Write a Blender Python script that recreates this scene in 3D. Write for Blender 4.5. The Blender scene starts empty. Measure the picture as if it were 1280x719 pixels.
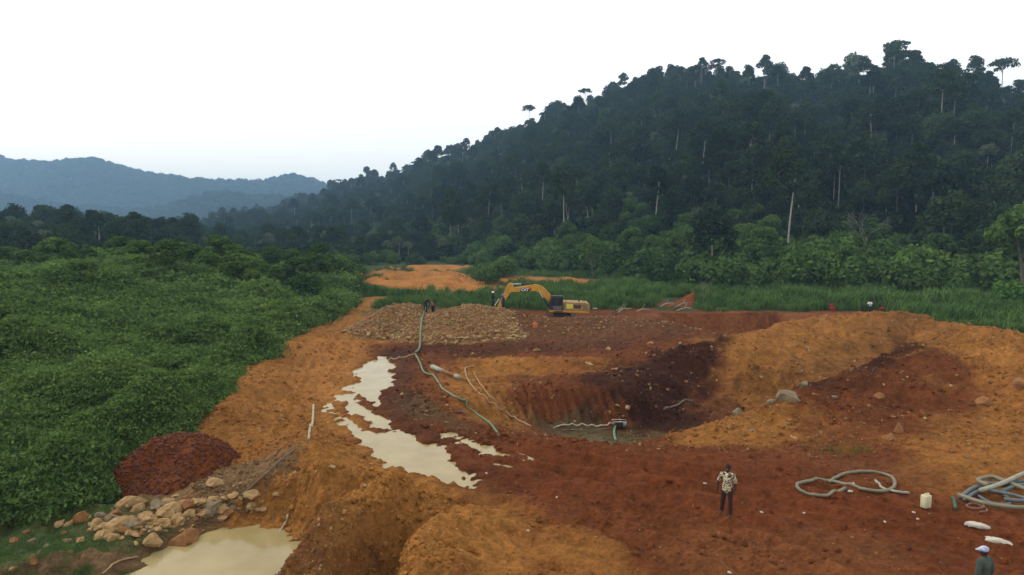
import bpy, bmesh, math, random
import numpy as np
from mathutils import Vector, Matrix, Euler

random.seed(7)
RNG = np.random.default_rng(7)
R = math.radians
sc = bpy.context.scene
COL = sc.collection

# ------------------------------------------------------------------ camera
CAM_H, PITCH, F = 9.6, R(5.0), 800.0          # F: focal length in pixels of the 1280 px wide photograph
cam_d = bpy.data.cameras.new('camera')
cam = bpy.data.objects.new('camera', cam_d)
COL.objects.link(cam)
cam.location = (0, 0, CAM_H)
cam.rotation_euler = (R(90) - PITCH, 0, 0)
cam_d.sensor_width = 36
cam_d.lens = 36 * F / 1280
cam_d.clip_start = 0.1
cam_d.clip_end = 20000
sc.camera = cam

# ------------------------------------------------------------------ world, sun, exposure
SUN_EL, SUN_AZ = R(38), R(-62)                # azimuth from +Y, negative = towards the left of the picture
w = bpy.data.worlds.new('World')
sc.world = w
w.use_nodes = True
nt = w.node_tree
nt.nodes.clear()
wo = nt.nodes.new('ShaderNodeOutputWorld')
sky = nt.nodes.new('ShaderNodeTexSky')
sky.sky_type = 'NISHITA'
sky.sun_disc = False
sky.sun_elevation = SUN_EL
sky.sun_rotation = SUN_AZ
sky.air_density = 1.0
sky.dust_density = 4.0
sky.ozone_density = 1.0
b1 = nt.nodes.new('ShaderNodeBackground')
b1.inputs['Strength'].default_value = 0.05
nt.links.new(sky.outputs[0], b1.inputs['Color'])
# the closed white cloud layer over the whole sky
b2 = nt.nodes.new('ShaderNodeBackground')
b2.inputs['Color'].default_value = (1.0, 0.972, 0.915, 1)
b2.inputs['Strength'].default_value = 1.36
ad = nt.nodes.new('ShaderNodeAddShader')
tcw = nt.nodes.new('ShaderNodeTexCoord')
sxw = nt.nodes.new('ShaderNodeSeparateXYZ')
nt.links.new(tcw.outputs['Generated'], sxw.inputs[0])
rpw = nt.nodes.new('ShaderNodeValToRGB')
rpw.color_ramp.elements[0].position = .02
rpw.color_ramp.elements[0].color = (1.0, .93, .80, 1)
rpw.color_ramp.elements[1].position = .22
rpw.color_ramp.elements[1].color = (1.0, .972, .915, 1)
nt.links.new(sxw.outputs['Z'], rpw.inputs[0])
nt.links.new(rpw.outputs[0], b2.inputs['Color'])
nt.links.new(b1.outputs[0], ad.inputs[0])
nt.links.new(b2.outputs[0], ad.inputs[1])
nt.links.new(ad.outputs[0], wo.inputs['Surface'])

sun_d = bpy.data.lights.new('sun', 'SUN')
sun_d.energy = 1.5
sun_d.angle = R(10)
sun_d.color = (1.0, 0.93, 0.82)
sun = bpy.data.objects.new('sun', sun_d)
COL.objects.link(sun)
sd = Vector((math.sin(SUN_AZ) * math.cos(SUN_EL), math.cos(SUN_AZ) * math.cos(SUN_EL), math.sin(SUN_EL)))
sun.rotation_euler = sd.to_track_quat('Z', 'Y').to_euler()
sun.location = (-40, 30, 60)

vs = sc.view_settings
vs.view_transform = 'Standard'
vs.look = 'None'
vs.exposure = -0.15
vs.gamma = 1.0
vs.use_curve_mapping = False
cy = sc.cycles
cy.max_bounces = 6
cy.diffuse_bounces = 3
cy.glossy_bounces = 2
cy.transmission_bounces = 2
cy.transparent_max_bounces = 6
cy.volume_bounces = 1
cy.use_denoising = True
try:
    cy.denoiser = 'OPENIMAGEDENOISE'
except Exception:
    pass
cy.use_adaptive_sampling = True
cy.adaptive_threshold = 0.02

# ------------------------------------------------------------------ pixel / world helpers
cP, sP = math.cos(PITCH), math.sin(PITCH)

def ray(px, py):
    a, b = (px - 640) / F, (359.5 - py) / F
    return np.array([a, cP + b * sP, -sP + b * cP])

def gp(px, py, z=0.0):
    d = ray(px, py)
    t = (z - CAM_H) / d[2]
    return np.array([d[0] * t, d[1] * t])

def P(px, py, Y):
    d = ray(px, py)
    t = Y / d[1]
    return np.array([d[0] * t, Y, CAM_H + d[2] * t])

# ------------------------------------------------------------------ noise
_perm = np.random.default_rng(3).permutation(256)
_perm = np.concatenate([_perm, _perm])
_ang = np.random.default_rng(4).random(256) * 2 * math.pi
_gx, _gy = np.cos(_ang), np.sin(_ang)

def noise(x, y):
    xi, yi = np.floor(x).astype(int), np.floor(y).astype(int)
    xf, yf = x - xi, y - yi
    xi &= 255
    yi &= 255
    u = xf * xf * xf * (xf * (xf * 6 - 15) + 10)
    v = yf * yf * yf * (yf * (yf * 6 - 15) + 10)
    def g(i, j, dx, dy):
        h = _perm[_perm[(xi + i) & 255] + ((yi + j) & 255)]
        return _gx[h] * dx + _gy[h] * dy
    n0 = g(0, 0, xf, yf) * (1 - u) + g(1, 0, xf - 1, yf) * u
    n1 = g(0, 1, xf, yf - 1) * (1 - u) + g(1, 1, xf - 1, yf - 1) * u
    return (n0 * (1 - v) + n1 * v) * 1.5

def fbm(x, y, o=4, ridged=False):
    s, a, f = 0, 1.0, 1.0
    for k in range(o):
        n = noise(x * f + 13.7 * k, y * f - 7.3 * k)
        s = s + a * ((1 - 2 * np.abs(n)) if ridged else n)
        a *= 0.5
        f *= 2.03
    return s

def sst(a, b, x):
    t = np.clip((x - a) / (b - a), 0, 1)
    return t * t * (3 - 2 * t)

def seg_dist(x, y, pts):
    """distance to a polyline and the index-parameter of the nearest point"""
    best = np.full(x.shape, 1e9)
    par = np.zeros(x.shape)
    for i in range(len(pts) - 1):
        ax, ay = pts[i][0], pts[i][1]
        bx, by = pts[i + 1][0], pts[i + 1][1]
        dx, dy = bx - ax, by - ay
        L = dx * dx + dy * dy + 1e-9
        t = np.clip(((x - ax) * dx + (y - ay) * dy) / L, 0, 1)
        d = np.hypot(x - ax - t * dx, y - ay - t * dy)
        m = d < best
        best = np.where(m, d, best)
        par = np.where(m, i + t, par)
    return best, par

def inside(x, y, poly):
    c = np.zeros(x.shape, bool)
    n = len(poly)
    for i in range(n):
        x1, y1 = poly[i][0], poly[i][1]
        x2, y2 = poly[(i + 1) % n][0], poly[(i + 1) % n][1]
        if y1 == y2:
            continue
        m = ((y1 > y) != (y2 > y)) & (x < (x2 - x1) * (y - y1) / (y2 - y1) + x1)
        c ^= m
    return c

def smax(a, b, k):
    h = np.clip(0.5 + 0.5 * (a - b) / k, 0, 1)
    return b + (a - b) * h + k * h * (1 - h)

# ------------------------------------------------------------------ terrain description
def crest(*pts):
    return [P(*p) for p in pts]

HEAPS = [  # crest line, slope towards the viewer, slope away, softness
    (crest((950, 419, 53), (1000, 402, 58), (1080, 394.5, 60), (1150, 395, 60), (1180, 405, 57)), .32, .5, .5),
    (crest((1165, 440, 44), (1210, 413, 44), (1280, 419, 41), (1360, 425, 38), (1460, 430, 36)), .25, .45, .6),
    (crest((1190, 424, 41.5), (1100, 462, 38), (1010, 492, 34.5), (925, 524, 31.8)), .27, .65, .5),
    (crest((822, 448, 46), (880, 431, 47), (935, 420, 49)), .5, .6, .5),
    (crest((650, 402, 62), (700, 408, 62), (780, 410, 62), (830, 420, 56)), .20, .3, .5),
    (crest((580, 450, 46), (650, 447, 45), (750, 449, 45)), .5, .25, .4),
    (crest((286, 508, 32), (312, 470, 38), (345, 440, 48), (400, 407, 62)), .33, .5, .5),
    (crest((318, 652, 18.8), (350, 618, 20.2), (405, 578, 22.4)), .62, .8, .3),
    (crest((385, 688, 17.0), (430, 640, 18.6), (488, 604, 21.2)), .85, .8, .3),
    (crest((535, 712, 16.2), (555, 655, 18.8), (590, 640, 20)), .42, .6, .35),
    (crest((640, 730, 15.8), (720, 722, 16.2)), .3, .4, .3),
    (crest((375, 560, 25.0), (400, 530, 27.5)), .35, .5, .3),
    # the distant diggings
    (crest((465, 348, 140), (500, 345, 138), (545, 350, 132)), .22, .4, .5),
    (crest((515, 331, 160), (568, 331, 160)), .22, .4, .5),
    (crest((478, 350, 112), (520, 350, 108), (580, 354, 106)), .24, .4, .5),
    (crest((535, 352, 118), (580, 352, 118)), .3, .4, .5),
    (crest((640, 350, 130), (690, 352, 125), (706, 345, 125)), .35, .4, .3),
    (crest((835, 382, 84), (868, 364, 86)), .5, .5, .3),
]
PIT = [gp(706, 541, -1.8), gp(800, 546, -1.9), gp(872, 543, -1.8), gp(945, 500, -1.6), gp(1000, 478, -1.5), gp(1075, 452, -1.2)]
CHAN = [gp(*p) for p in ((478, 446), (466, 460), (472, 474), (450, 490), (440, 508), (470, 535), (505, 560), (540, 582), (578, 603))]
CHAN_W = np.array([.5, 1.3, 1.1, 1.35, 1.3, 1.15, 1.35, 1.2, .4])
CHAN2 = [gp(*p) for p in ((430, 500), (418, 494))]
STRIPS = [([gp(*p) for p in ((560, 541), (590, 553), (622, 566))], .32), ([gp(*p) for p in ((488, 597), (515, 606), (574, 633))], .26),
          ([gp(*p) for p in ((425, 492), (452, 512), (480, 530))], .5)]
POND_C = gp(268, 706, -.6)
THICK = [gp(*p) for p in ((-260, 668), (0, 640), (60, 640), (135, 612), (152, 572), (235, 545), (285, 508), (300, 472), (338, 458), (350, 434), (388, 414), (408, 401), (428, 391), (440, 381))]
THICK_POLY = THICK + [np.array((-42., 150.)), np.array((-190., 150.)), np.array((-190., 20.))]
RUTS = [([gp(*p) for p in ((436, 388), (424, 405), (402, 440), (372, 500), (345, 560), (338, 600))], (.9, 0)),
        ([gp(*p) for p in ((452, 384), (440, 410), (420, 450), (400, 500), (410, 545))], (.8,)),
        ([gp(*p) for p in ((520, 570), (600, 615), (700, 665), (820, 735))], (.1, 1.5)),
        ([gp(*p) for p in ((630, 560), (740, 600), (900, 660), (1050, 730))], (.3, 1.4)),
        ([gp(*p) for p in ((600, 560), (760, 585), (960, 610), (1280, 680))], (.2, 1.2))]
BUMPS = []
_r = random.Random(5)
while len(BUMPS) < 150:
    bx, by = _r.uniform(-60, -8), _r.uniform(22, 85)
    BUMPS.append((bx, by, _r.uniform(.9, 2.6) * (.7 + by / 90), _r.uniform(.35, 1.25)))
for _i in range(len(THICK) - 1):      # bushes smothered along the rim
    for _q in np.arange(0, 1, .34 if _i > 3 else .5):
        _p0 = THICK[_i] * (1 - _q) + THICK[_i + 1] * _q
        BUMPS.append((_p0[0] - _r.uniform(.9, 1.8), _p0[1] + _r.uniform(-.3, .6), _r.uniform(.9, 1.5), _r.uniform(.4, 1.3)))
BUMPS += [(*gp(262, 505, 1.2), 1.5, .9), (*gp(330, 425, 1.5), 3.0, 1.3), (*gp(200, 440, 2.5), 2.6, 1.0), (*gp(375, 405, 1.2), 3.2, 1.2)]
U_BASE = ([200, 300, 450, 600, 700, 900, 1100, 1280, 1500], [520, 420, 300, 195, 155, 112, 100, 93, 86])
U_RIDGE = ([200, 300, 420, 560, 660, 870, 1000, 1130, 1280, 1500], [1100, 950, 800, 620, 520, 420, 370, 330, 300, 280])
U_SIL = ([150, 200, 240, 330, 420, 500, 560, 600, 660, 720, 800, 870, 940, 1000, 1060, 1130, 1190, 1240, 1280, 1500],
         [330, 305, 290, 264, 234, 216, 194, 178, 158, 132, 106, 90, 99, 108, 92, 80, 96, 112, 116, 120])
FAR_SIL = ([-300, 0, 60, 130, 170, 215, 290, 330, 370, 410, 450, 520, 560], [186, 200, 207, 203, 217, 224, 230, 230, 222, 234, 257, 300, 330])
FAR2_SIL = ([-300, 0, 100, 150, 200, 280, 340, 400, 450, 520], [255, 246, 264, 270, 264, 246, 258, 262, 285, 310])

def hill_t(x, y):
    yy = np.maximum(y, 1)
    u = 640 + F * x / yy
    return (y - np.interp(u, *U_BASE)) / (np.interp(u, *U_RIDGE) - np.interp(u, *U_BASE)), u

def hills(x, y):
    t, u = hill_t(x, y)
    rd = np.interp(u, *U_RIDGE)
    rz = CAM_H + (290 - np.interp(u, *U_SIL)) * rd / F - 13 - rd * .004
    rz = np.maximum(rz, 0)
    tc = np.clip(t, 0, 1)
    h = rz * np.where(t <= 1, tc ** 1.25, np.clip(1 - .7 * (t - 1), 0, 1))
    h = h + (fbm(x / 60, y / 60, 4) * 7 + fbm(x / 22, y / 22, 2) * 2) * sst(0, .25, t) * sst(1.5, .9, t) * np.clip(rz / 40, 0, 1)
    # hazy ridge behind the hill at the far right
    h = np.maximum(h, 195 * sst(1120, 1330, u) * np.exp(-((y - 850) / 160) ** 2))
    # low rise under the forest at the left
    h = h + 4 * sst(125, 240, y) * sst(260, 60, u) * sst(900, 420, y)
    f1 = CAM_H + (290 - np.interp(u, *FAR_SIL)) * 2000 / F - 8
    f2 = CAM_H + (290 - np.interp(u, *FAR2_SIL)) * 1450 / F - 8
    n = fbm(x / 260, y / 260, 4)
    a1 = np.maximum(f1, 0) * np.exp(-((y - 2000) / 330) ** 2)
    a2 = np.maximum(f2, 0) * np.exp(-((y - 1450) / 200) ** 2)
    far = np.maximum(a1, a2) + n * 20 * sst(1000, 1300, y) * sst(2000, 1700, y)
    return np.maximum(h, far * sst(950, 1250, y) * sst(620, 480, u))

def thick_depth(x, y):
    d, _ = seg_dist(x, y, THICK)
    return np.where(inside(x, y, THICK_POLY), d, -d)

def H(x, y):
    x = np.asarray(x, float)
    y = np.asarray(y, float)
    wx = x + fbm(x / 3.1, y / 3.1, 3) * .55
    wy = y + fbm(x / 3.1 + 40, y / 3.1, 3) * .55
    z = fbm(x / 9, y / 9, 3) * .16
    # stretched ruts on the haul road and the red flat
    ca, sa = math.cos(.55), math.sin(.55)
    z = z + .05 * fbm((x * ca - y * sa) / 2.8, (x * sa + y * ca) / .55, 2) * sst(48, 30, y) * sst(-6, -2, x)
    # wheel and track ruts
    for pts, off in RUTS:
        d, _ = seg_dist(x + .25 * fbm(x / 4, y / 4, 2), y, pts)
        for o_ in off:
            e = np.abs(d - o_)
            z = z - .11 * np.exp(-(e / .26) ** 2) + .06 * np.exp(-((e - .5) / .2) ** 2)
    # furrows down the ochre bank
    al, pe = -.22 * x + .97 * y, .97 * x + .22 * y
    bank = sst(-20, -16, x) * sst(-1.5, -4, x) * sst(62, 45, y) * sst(19, 22, y)
    z = z + bank * .16 * (fbm(pe / 1.0 + .3 * noise(x / 2, y / 2), al / 7, 2, True) - .6)
    # churned orange ground of the distant diggings
    dg = sst(95, 103, y) * sst(185, 165, y) * sst(430, 455, 640 + F * x / np.maximum(y, 1)) * sst(600, 580, 640 + F * x / np.maximum(y, 1))
    z = z + dg * (fbm(x / 7, y / 9, 3) * 1.5 + fbm(x / 2, y / 2, 2) * .35)
    # low ground at the lower left
    low = sst(0, 5, gp(330, 640)[0] - .35 * (y - 20) - x) * sst(31, 26, y)
    z = z - .55 * low
    # pit
    d, par = seg_dist(wx, wy, PIT)
    near = wy < np.interp(wx, [p[0] for p in PIT], [p[1] for p in PIT])
    groove = np.abs(((x + .22 * (y - 40) + .1 * fbm(x, y, 2)) / .58) % 1 - .5) * 1.15
    farw = np.where((x > 1) & (x < 8), 3.4, 4.6)
    d2 = d + np.where(near, 0, groove * sst(9.5, 7, x))
    prof = np.where(near, .25 * sst(.8, 7.4, d) + .75 * np.clip((d - .8) / 6.6, 0, 1), sst(1.6, 1.6 + farw, d2))
    dep = np.interp(par, range(len(PIT)), [-1.7, -1.95, -1.9, -1.8, -1.6, -1.2])
    z = z + dep * (1 - prof)
    # heaps
    for c, s1, s2, k in HEAPS:
        y0, y1 = min(p[1] for p in c), max(p[1] for p in c)
        x0, x1 = min(p[0] for p in c), max(p[0] for p in c)
        m = (y > y0 - 20) & (y < y1 + 20) & (x > x0 - 20) & (x < x1 + 20)
        if not m.any():
            continue
        if y1 > 75:
            ax, ay = x[m] + fbm(x[m] / 5, y[m] / 5, 2), y[m]
        else:
            ax, ay = wx[m], wy[m]
        dd, pp = seg_dist(ax, ay, c)
        cz = np.interp(pp, range(len(c)), [p[2] for p in c])
        cyy = np.interp(pp, range(len(c)), [p[1] for p in c])
        sl = np.where(ay < cyy, s1, s2)
        hz = cz - sl * (np.sqrt(dd * dd + k * k) - k)
        z[m] = smax(z[m], hz, .25)
    # trench with a cut face behind the spoil heap
    gx = .10 * np.abs(((x + .3 * np.sin(y * .3)) / .55) % 1 - .5)
    tr = sst(17.0, 18.0, x + gx) * sst(32, 30.5, x) * sst(60, 63, y) * sst(75.2, 74.7, y + gx * 2 + .4 * noise(x / 2, y * 0))
    z = z - 2.3 * tr
    # flat pad under the digger
    pad = sst(9, 4, np.hypot((x - 5.5) / 1.3, y - 74.5))
    z = z * (1 - pad) + -.55 * pad
    # mud channel, puddles and pond
    dn = fbm(x / .9, y / .9, 3) * .33 + fbm((x * .8 + y * .6) / .8, (x * -.6 + y * .8) / .3, 2) * .16
    d, par = seg_dist(x, y, CHAN)
    wd = np.interp(par, range(len(CHAN)), CHAN_W)
    shelf = sst(2.6, .2, d - wd)
    z = z * (1 - shelf) + shelf * -.02
    z = z - .26 * sst(.35, -.35, d - wd + dn * 1.3)
    for pts, ww in STRIPS:
        d, _ = seg_dist(x, y, pts)
        s = sst(1.2, .1, d - ww)
        z = z * (1 - s) + s * -.02
        z = z - .2 * sst(.25, -.25, d - ww + dn * .8)
    pd = np.hypot((x - POND_C[0]) / 2.45, (y - POND_C[1]) / 2.9) - 1 + dn * .35
    s = sst(.5, .05, pd)
    z = z * (1 - s) + s * -.58
    z = z - .45 * sst(.12, -.25, pd)
    # dark hollow in the nearest hump
    d, par = seg_dist(wx, wy, [gp(430, 760, 0), gp(470, 712, 0), gp(500, 668, 0), gp(512, 640, 0)])
    z = z - np.interp(par, [0, 1, 2, 3], [1.0, 1.15, .9, .1]) * sst(.75, .2, d)
    # the overgrown slope at the left
    td = thick_depth(x, y)
    ti = sst(-.2, 1.6, td)
    zt = -.2 + np.minimum(.2 * np.clip(td, 0, 60), 4.4) * 1.0
    zt = zt - .02 * np.clip(y - 60, 0, 60)
    for bx, by, br, bh in (BUMPS if (td > 0).any() else ()):
        m = (np.abs(x - bx) < br * 2.2) & (np.abs(y - by) < br * 2.2)
        if m.any():
            zt[m] = zt[m] + bh * np.exp(-((x[m] - bx) ** 2 + (y[m] - by) ** 2) / (br * br * .6))
    zt = zt + fbm(x / 2.2, y / 2.2, 3) * .38 + fbm(x / 7, y / 7, 2) * .8 * sst(1, 6, td)
    fade = sst(135, 90, y)
    z = np.where(td > 0, z * (1 - ti * fade) + (np.maximum(zt, z * .6)) * ti * fade, z)
    # clods
    rough = sst(95, 60, y)
    z = z + rough * (fbm(x / .9, y / .9, 4) * .075 + np.maximum(fbm(x / .3, y / .3, 2), 0) * .085) * sst(-.15, .1, z + .3)
    big = sst(5, 14, x) * sst(29, 36, y) * sst(75, 60, y) + sst(1, -3, x) * sst(25, 21, y) * 1.1
    big = big * sst(0, .35, pd)
    z = z + big * (np.maximum(fbm(x / 2.3, y / 2.3, 5, True) - .3, 0) * .26 + fbm(x / 4.5, y / 4.5, 2) * .22)
    return z + hills(x, y)

def H1(x, y):
    return float(H(np.array([float(x)]), np.array([float(y)]))[0])

_ts = np.geomspace(12, 420, 800)

def on(px, py):
    """where the sight line through a photograph pixel meets the terrain"""
    d = ray(px, py)
    x, y, z = d[0] * _ts, d[1] * _ts, CAM_H + d[2] * _ts
    h = H(x, y)
    k = np.argmax(z < h)
    if k == 0:
        k = len(_ts) - 1
    g0, g1 = z[k - 1] - h[k - 1], z[k] - h[k]
    f = g0 / (g0 - g1) if g0 > g1 else 1.0
    X_, Y_ = x[k - 1] + f * (x[k] - x[k - 1]), y[k - 1] + f * (y[k] - y[k - 1])
    return Vector((X_, Y_, H1(X_, Y_)))

# ------------------------------------------------------------------ mesh helpers
def mesh_np(name, v, faces, mats=(), smooth=False, mat_idx=None):
    """v (N,3); faces (M,k) with one k"""
    me = bpy.data.meshes.new(name)
    v = np.asarray(v, np.float32)
    f = np.asarray(faces, np.int32)
    M, k = f.shape
    me.vertices.add(len(v))
    me.vertices.foreach_set('co', v.ravel())
    me.loops.add(M * k)
    me.loops.foreach_set('vertex_index', f.ravel())
    me.polygons.add(M)
    me.polygons.foreach_set('loop_start', np.arange(0, M * k, k, dtype=np.int32))
    me.polygons.foreach_set('loop_total', np.full(M, k, np.int32))
    if smooth:
        me.polygons.foreach_set('use_smooth', np.ones(M, bool))
    for m in mats:
        me.materials.append(m)
    if mat_idx is not None:
        me.polygons.foreach_set('material_index', np.asarray(mat_idx, np.int32))
    me.update(calc_edges=True)
    return me

def attr(me, name, typ, data, dom='POINT'):
    a = me.attributes.new(name, typ, dom)
    key = {'FLOAT': 'value', 'INT': 'value', 'FLOAT_VECTOR': 'vector', 'FLOAT_COLOR': 'color'}[typ]
    a.data.foreach_set(key, np.asarray(data, np.int32 if typ == 'INT' else np.float32).ravel())

def link(name, me, parent=None, loc=None, rot=None, scale=None, **props):
    o = bpy.data.objects.new(name, me)
    COL.objects.link(o)
    if parent is not None:
        o.parent = parent
    if loc is not None:
        o.location = loc
    if rot is not None:
        o.rotation_euler = rot
    if scale is not None:
        o.scale = scale if hasattr(scale, '__len__') else (scale,) * 3
    for k, v in props.items():
        o[k] = v
    return o

def bm_mesh(name, bm, mat, smooth=False):
    me = bpy.data.meshes.new(name)
    bm.normal_update()
    bm.to_mesh(me)
    bm.free()
    if smooth:
        for p in me.polygons:
            p.use_smooth = True
    for m in (mat if isinstance(mat, (list, tuple)) else [mat]):
        me.materials.append(m)
    return me

def add_box(bm, c, s, rot=None, bevel=0.0):
    r = bmesh.ops.create_cube(bm, size=1)
    vv = r['verts']
    M = Matrix.Translation(c) @ (rot.to_matrix().to_4x4() if rot is not None else Matrix.Identity(4)) @ Matrix.Diagonal((*s, 1))
    bmesh.ops.transform(bm, matrix=M, verts=vv)
    if bevel:
        es = list({e for v in vv for e in v.link_edges})
        bmesh.ops.bevel(bm, geom=es, offset=bevel, segments=2, affect='EDGES', profile=.5)

def add_cyl(bm, a, b, r1, r2=None, n=12):
    a, b = Vector(a), Vector(b)
    d = b - a
    M = Matrix.Translation((a + b) / 2) @ d.to_track_quat('Z', 'Y').to_matrix().to_4x4()
    bmesh.ops.create_cone(bm, cap_ends=True, cap_tris=False, segments=n, radius1=r1, radius2=r1 if r2 is None else r2, depth=d.length, matrix=M)

def add_prism(bm, prof, axis_y0, axis_y1, bevel=0.0):
    """profile in x,z extruded along y"""
    a = [bm.verts.new((p[0], axis_y0, p[1])) for p in prof]
    b = [bm.verts.new((p[0], axis_y1, p[1])) for p in prof]
    n = len(prof)
    fs = [bm.faces.new(a), bm.faces.new(b[::-1])]
    for i in range(n):
        fs.append(bm.faces.new((a[i], b[i], b[(i + 1) % n], a[(i + 1) % n])))
    bmesh.ops.recalc_face_normals(bm, faces=fs)
    if bevel:
        es = list({e for f in fs for e in f.edges})
        bmesh.ops.bevel(bm, geom=es, offset=bevel, segments=2, affect='EDGES', profile=.5)

def catmull(pts, n=8):
    pts = [Vector(p) for p in pts]
    out = []
    q = [pts[0] * 2 - pts[1]] + pts + [pts[-1] * 2 - pts[-2]]
    for i in range(1, len(q) - 2):
        for k in range(n):
            t = k / n
            a, b, c, d = q[i - 1], q[i], q[i + 1], q[i + 2]
            out.append(.5 * ((2 * b) + (c - a) * t + (2 * a - 5 * b + 4 * c - d) * t * t + (3 * b - a - 3 * c + d) * t ** 3))
    out.append(pts[-1])
    return out

def tube_arrays(pts, rad, n=8):
    """verts, quad faces of a swept tube; rad is a number or one per point"""
    m = len(pts)
    rad = [rad] * m if not hasattr(rad, '__len__') else rad
    V, Fc = [], []
    up = None
    for i in range(m):
        t = (pts[min(i + 1, m - 1)] - pts[max(i - 1, 0)])
        t = t.normalized() if t.length > 1e-9 else Vector((0, 0, 1))
        if up is None:
            up = t.orthogonal().normalized()
        up = (up - t * up.dot(t))
        up = up.normalized() if up.length > 1e-6 else t.orthogonal().normalized()
        sd_ = t.cross(up)
        for k in range(n):
            a = 2 * math.pi * k / n
            V.append(pts[i] + (up * math.cos(a) + sd_ * math.sin(a)) * rad[i])
    for i in range(m - 1):
        for k in range(n):
            a, b = i * n + k, i * n + (k + 1) % n
            Fc.append((a, b, b + n, a + n))
    # caps
    c0 = len(V)
    V.append(pts[0].copy())
    V.append(pts[-1].copy())
    for k in range(n):
        Fc.append((c0, (k + 1) % n, k, c0))
        e = (m - 1) * n
        Fc.append((c0 + 1, e + k, e + (k + 1) % n, c0 + 1))
    return V, Fc

def tubes_mesh(name, tubes, mat, smooth=True):
    V, Fc = [], []
    for pts, rad, n in tubes:
        v, f = tube_arrays(pts, rad, n)
        o = len(V)
        V += v
        Fc += [tuple(i + o for i in q) for q in f]
    me = bpy.data.meshes.new(name)
    me.from_pydata([tuple(p) for p in V], [], [tuple(dict.fromkeys(q)) for q in Fc])
    if smooth:
        me.polygons.foreach_set('use_smooth', np.ones(len(me.polygons), bool))
    me.materials.append(mat)
    return me

# ------------------------------------------------------------------ materials
def new_mat(name):
    m = bpy.data.materials.new(name)
    m.use_nodes = True
    n = m.node_tree
    n.nodes.clear()
    out = n.nodes.new('ShaderNodeOutputMaterial')
    return m, n, out

def simple(name, col, rough=.7, metal=0.0, var=.25, scale=6.0, bump=0.0, spec=.3, col2=None, coord='Object'):
    """principled with uneven, slightly dirty colour"""
    m, n, out = new_mat(name)
    p = n.nodes.new('ShaderNodeBsdfPrincipled')
    tc = n.nodes.new('ShaderNodeTexCoord')
    nz = n.nodes.new('ShaderNodeTexNoise')
    nz.inputs['Scale'].default_value = scale
    nz.inputs['Detail'].default_value = 5
    n.links.new(tc.outputs[coord], nz.inputs['Vector'])
    rp = n.nodes.new('ShaderNodeValToRGB')
    rp.color_ramp.elements[0].position = .3
    rp.color_ramp.elements[1].position = .7
    c2 = col2 or tuple(c * (1 - var) for c in col)
    rp.color_ramp.elements[0].color = (*c2, 1)
    rp.color_ramp.elements[1].color = (*col, 1)
    n.links.new(nz.outputs[0], rp.inputs[0])
    n.links.new(rp.outputs[0], p.inputs['Base Color'])
    p.inputs['Roughness'].default_value = rough
    p.inputs['Metallic'].default_value = metal
    p.inputs['Specular IOR Level'].default_value = spec
    if bump:
        b = n.nodes.new('ShaderNodeBump')
        b.inputs['Strength'].default_value = bump
        b.inputs['Distance'].default_value = .02
        n.links.new(nz.outputs[0], b.inputs['Height'])
        n.links.new(b.outputs[0], p.inputs['Normal'])
    n.links.new(p.outputs[0], out.inputs[0])
    return m

def leaf_mat(name, dark, light, translucent=.2, patch=.05):
    m, n, out = new_mat(name)
    at = n.nodes.new('ShaderNodeAttribute')
    at.attribute_name = 'tint'
    oi = n.nodes.new('ShaderNodeObjectInfo')
    mx = n.nodes.new('ShaderNodeMath')
    mx.operation = 'MULTIPLY_ADD'
    mx.inputs[1].default_value = .46
    n.links.new(oi.outputs['Random'], mx.inputs[0])
    ln = n.nodes.new('ShaderNodeTexNoise')
    ln.inputs['Scale'].default_value = patch
    ln.inputs['Detail'].default_value = 2
    n.links.new(oi.outputs['Location'], ln.inputs['Vector'])
    lm = n.nodes.new('ShaderNodeMath')
    lm.operation = 'MULTIPLY_ADD'
    lm.inputs[1].default_value = 1.3
    lm.inputs[2].default_value = -.52
    n.links.new(ln.outputs[0], lm.inputs[0])
    la = n.nodes.new('ShaderNodeMath')
    n.links.new(mx.outputs[0], la.inputs[0])
    n.links.new(lm.outputs[0], la.inputs[1])
    m2 = n.nodes.new('ShaderNodeMath')
    m2.operation = 'MULTIPLY'
    m2.inputs[1].default_value = .38
    n.links.new(at.outputs['Fac'], m2.inputs[0])
    n.links.new(m2.outputs[0], mx.inputs[2])
    rp = n.nodes.new('ShaderNodeValToRGB')
    rp.color_ramp.elements[0].color = (*dark, 1)
    rp.color_ramp.elements[1].color = (*light, 1)
    n.links.new(la.outputs[0], rp.inputs[0])
    d = n.nodes.new('ShaderNodeBsdfDiffuse')
    t = n.nodes.new('ShaderNodeBsdfTranslucent')
    n.links.new(rp.outputs[0], d.inputs[0])
    n.links.new(rp.outputs[0], t.inputs[0])
    ms = n.nodes.new('ShaderNodeMixShader')
    ms.inputs[0].default_value = translucent
    n.links.new(d.outputs[0], ms.inputs[1])
    n.links.new(t.outputs[0], ms.inputs[2])
    n.links.new(ms.outputs[0], out.inputs[0])
    return m

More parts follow.
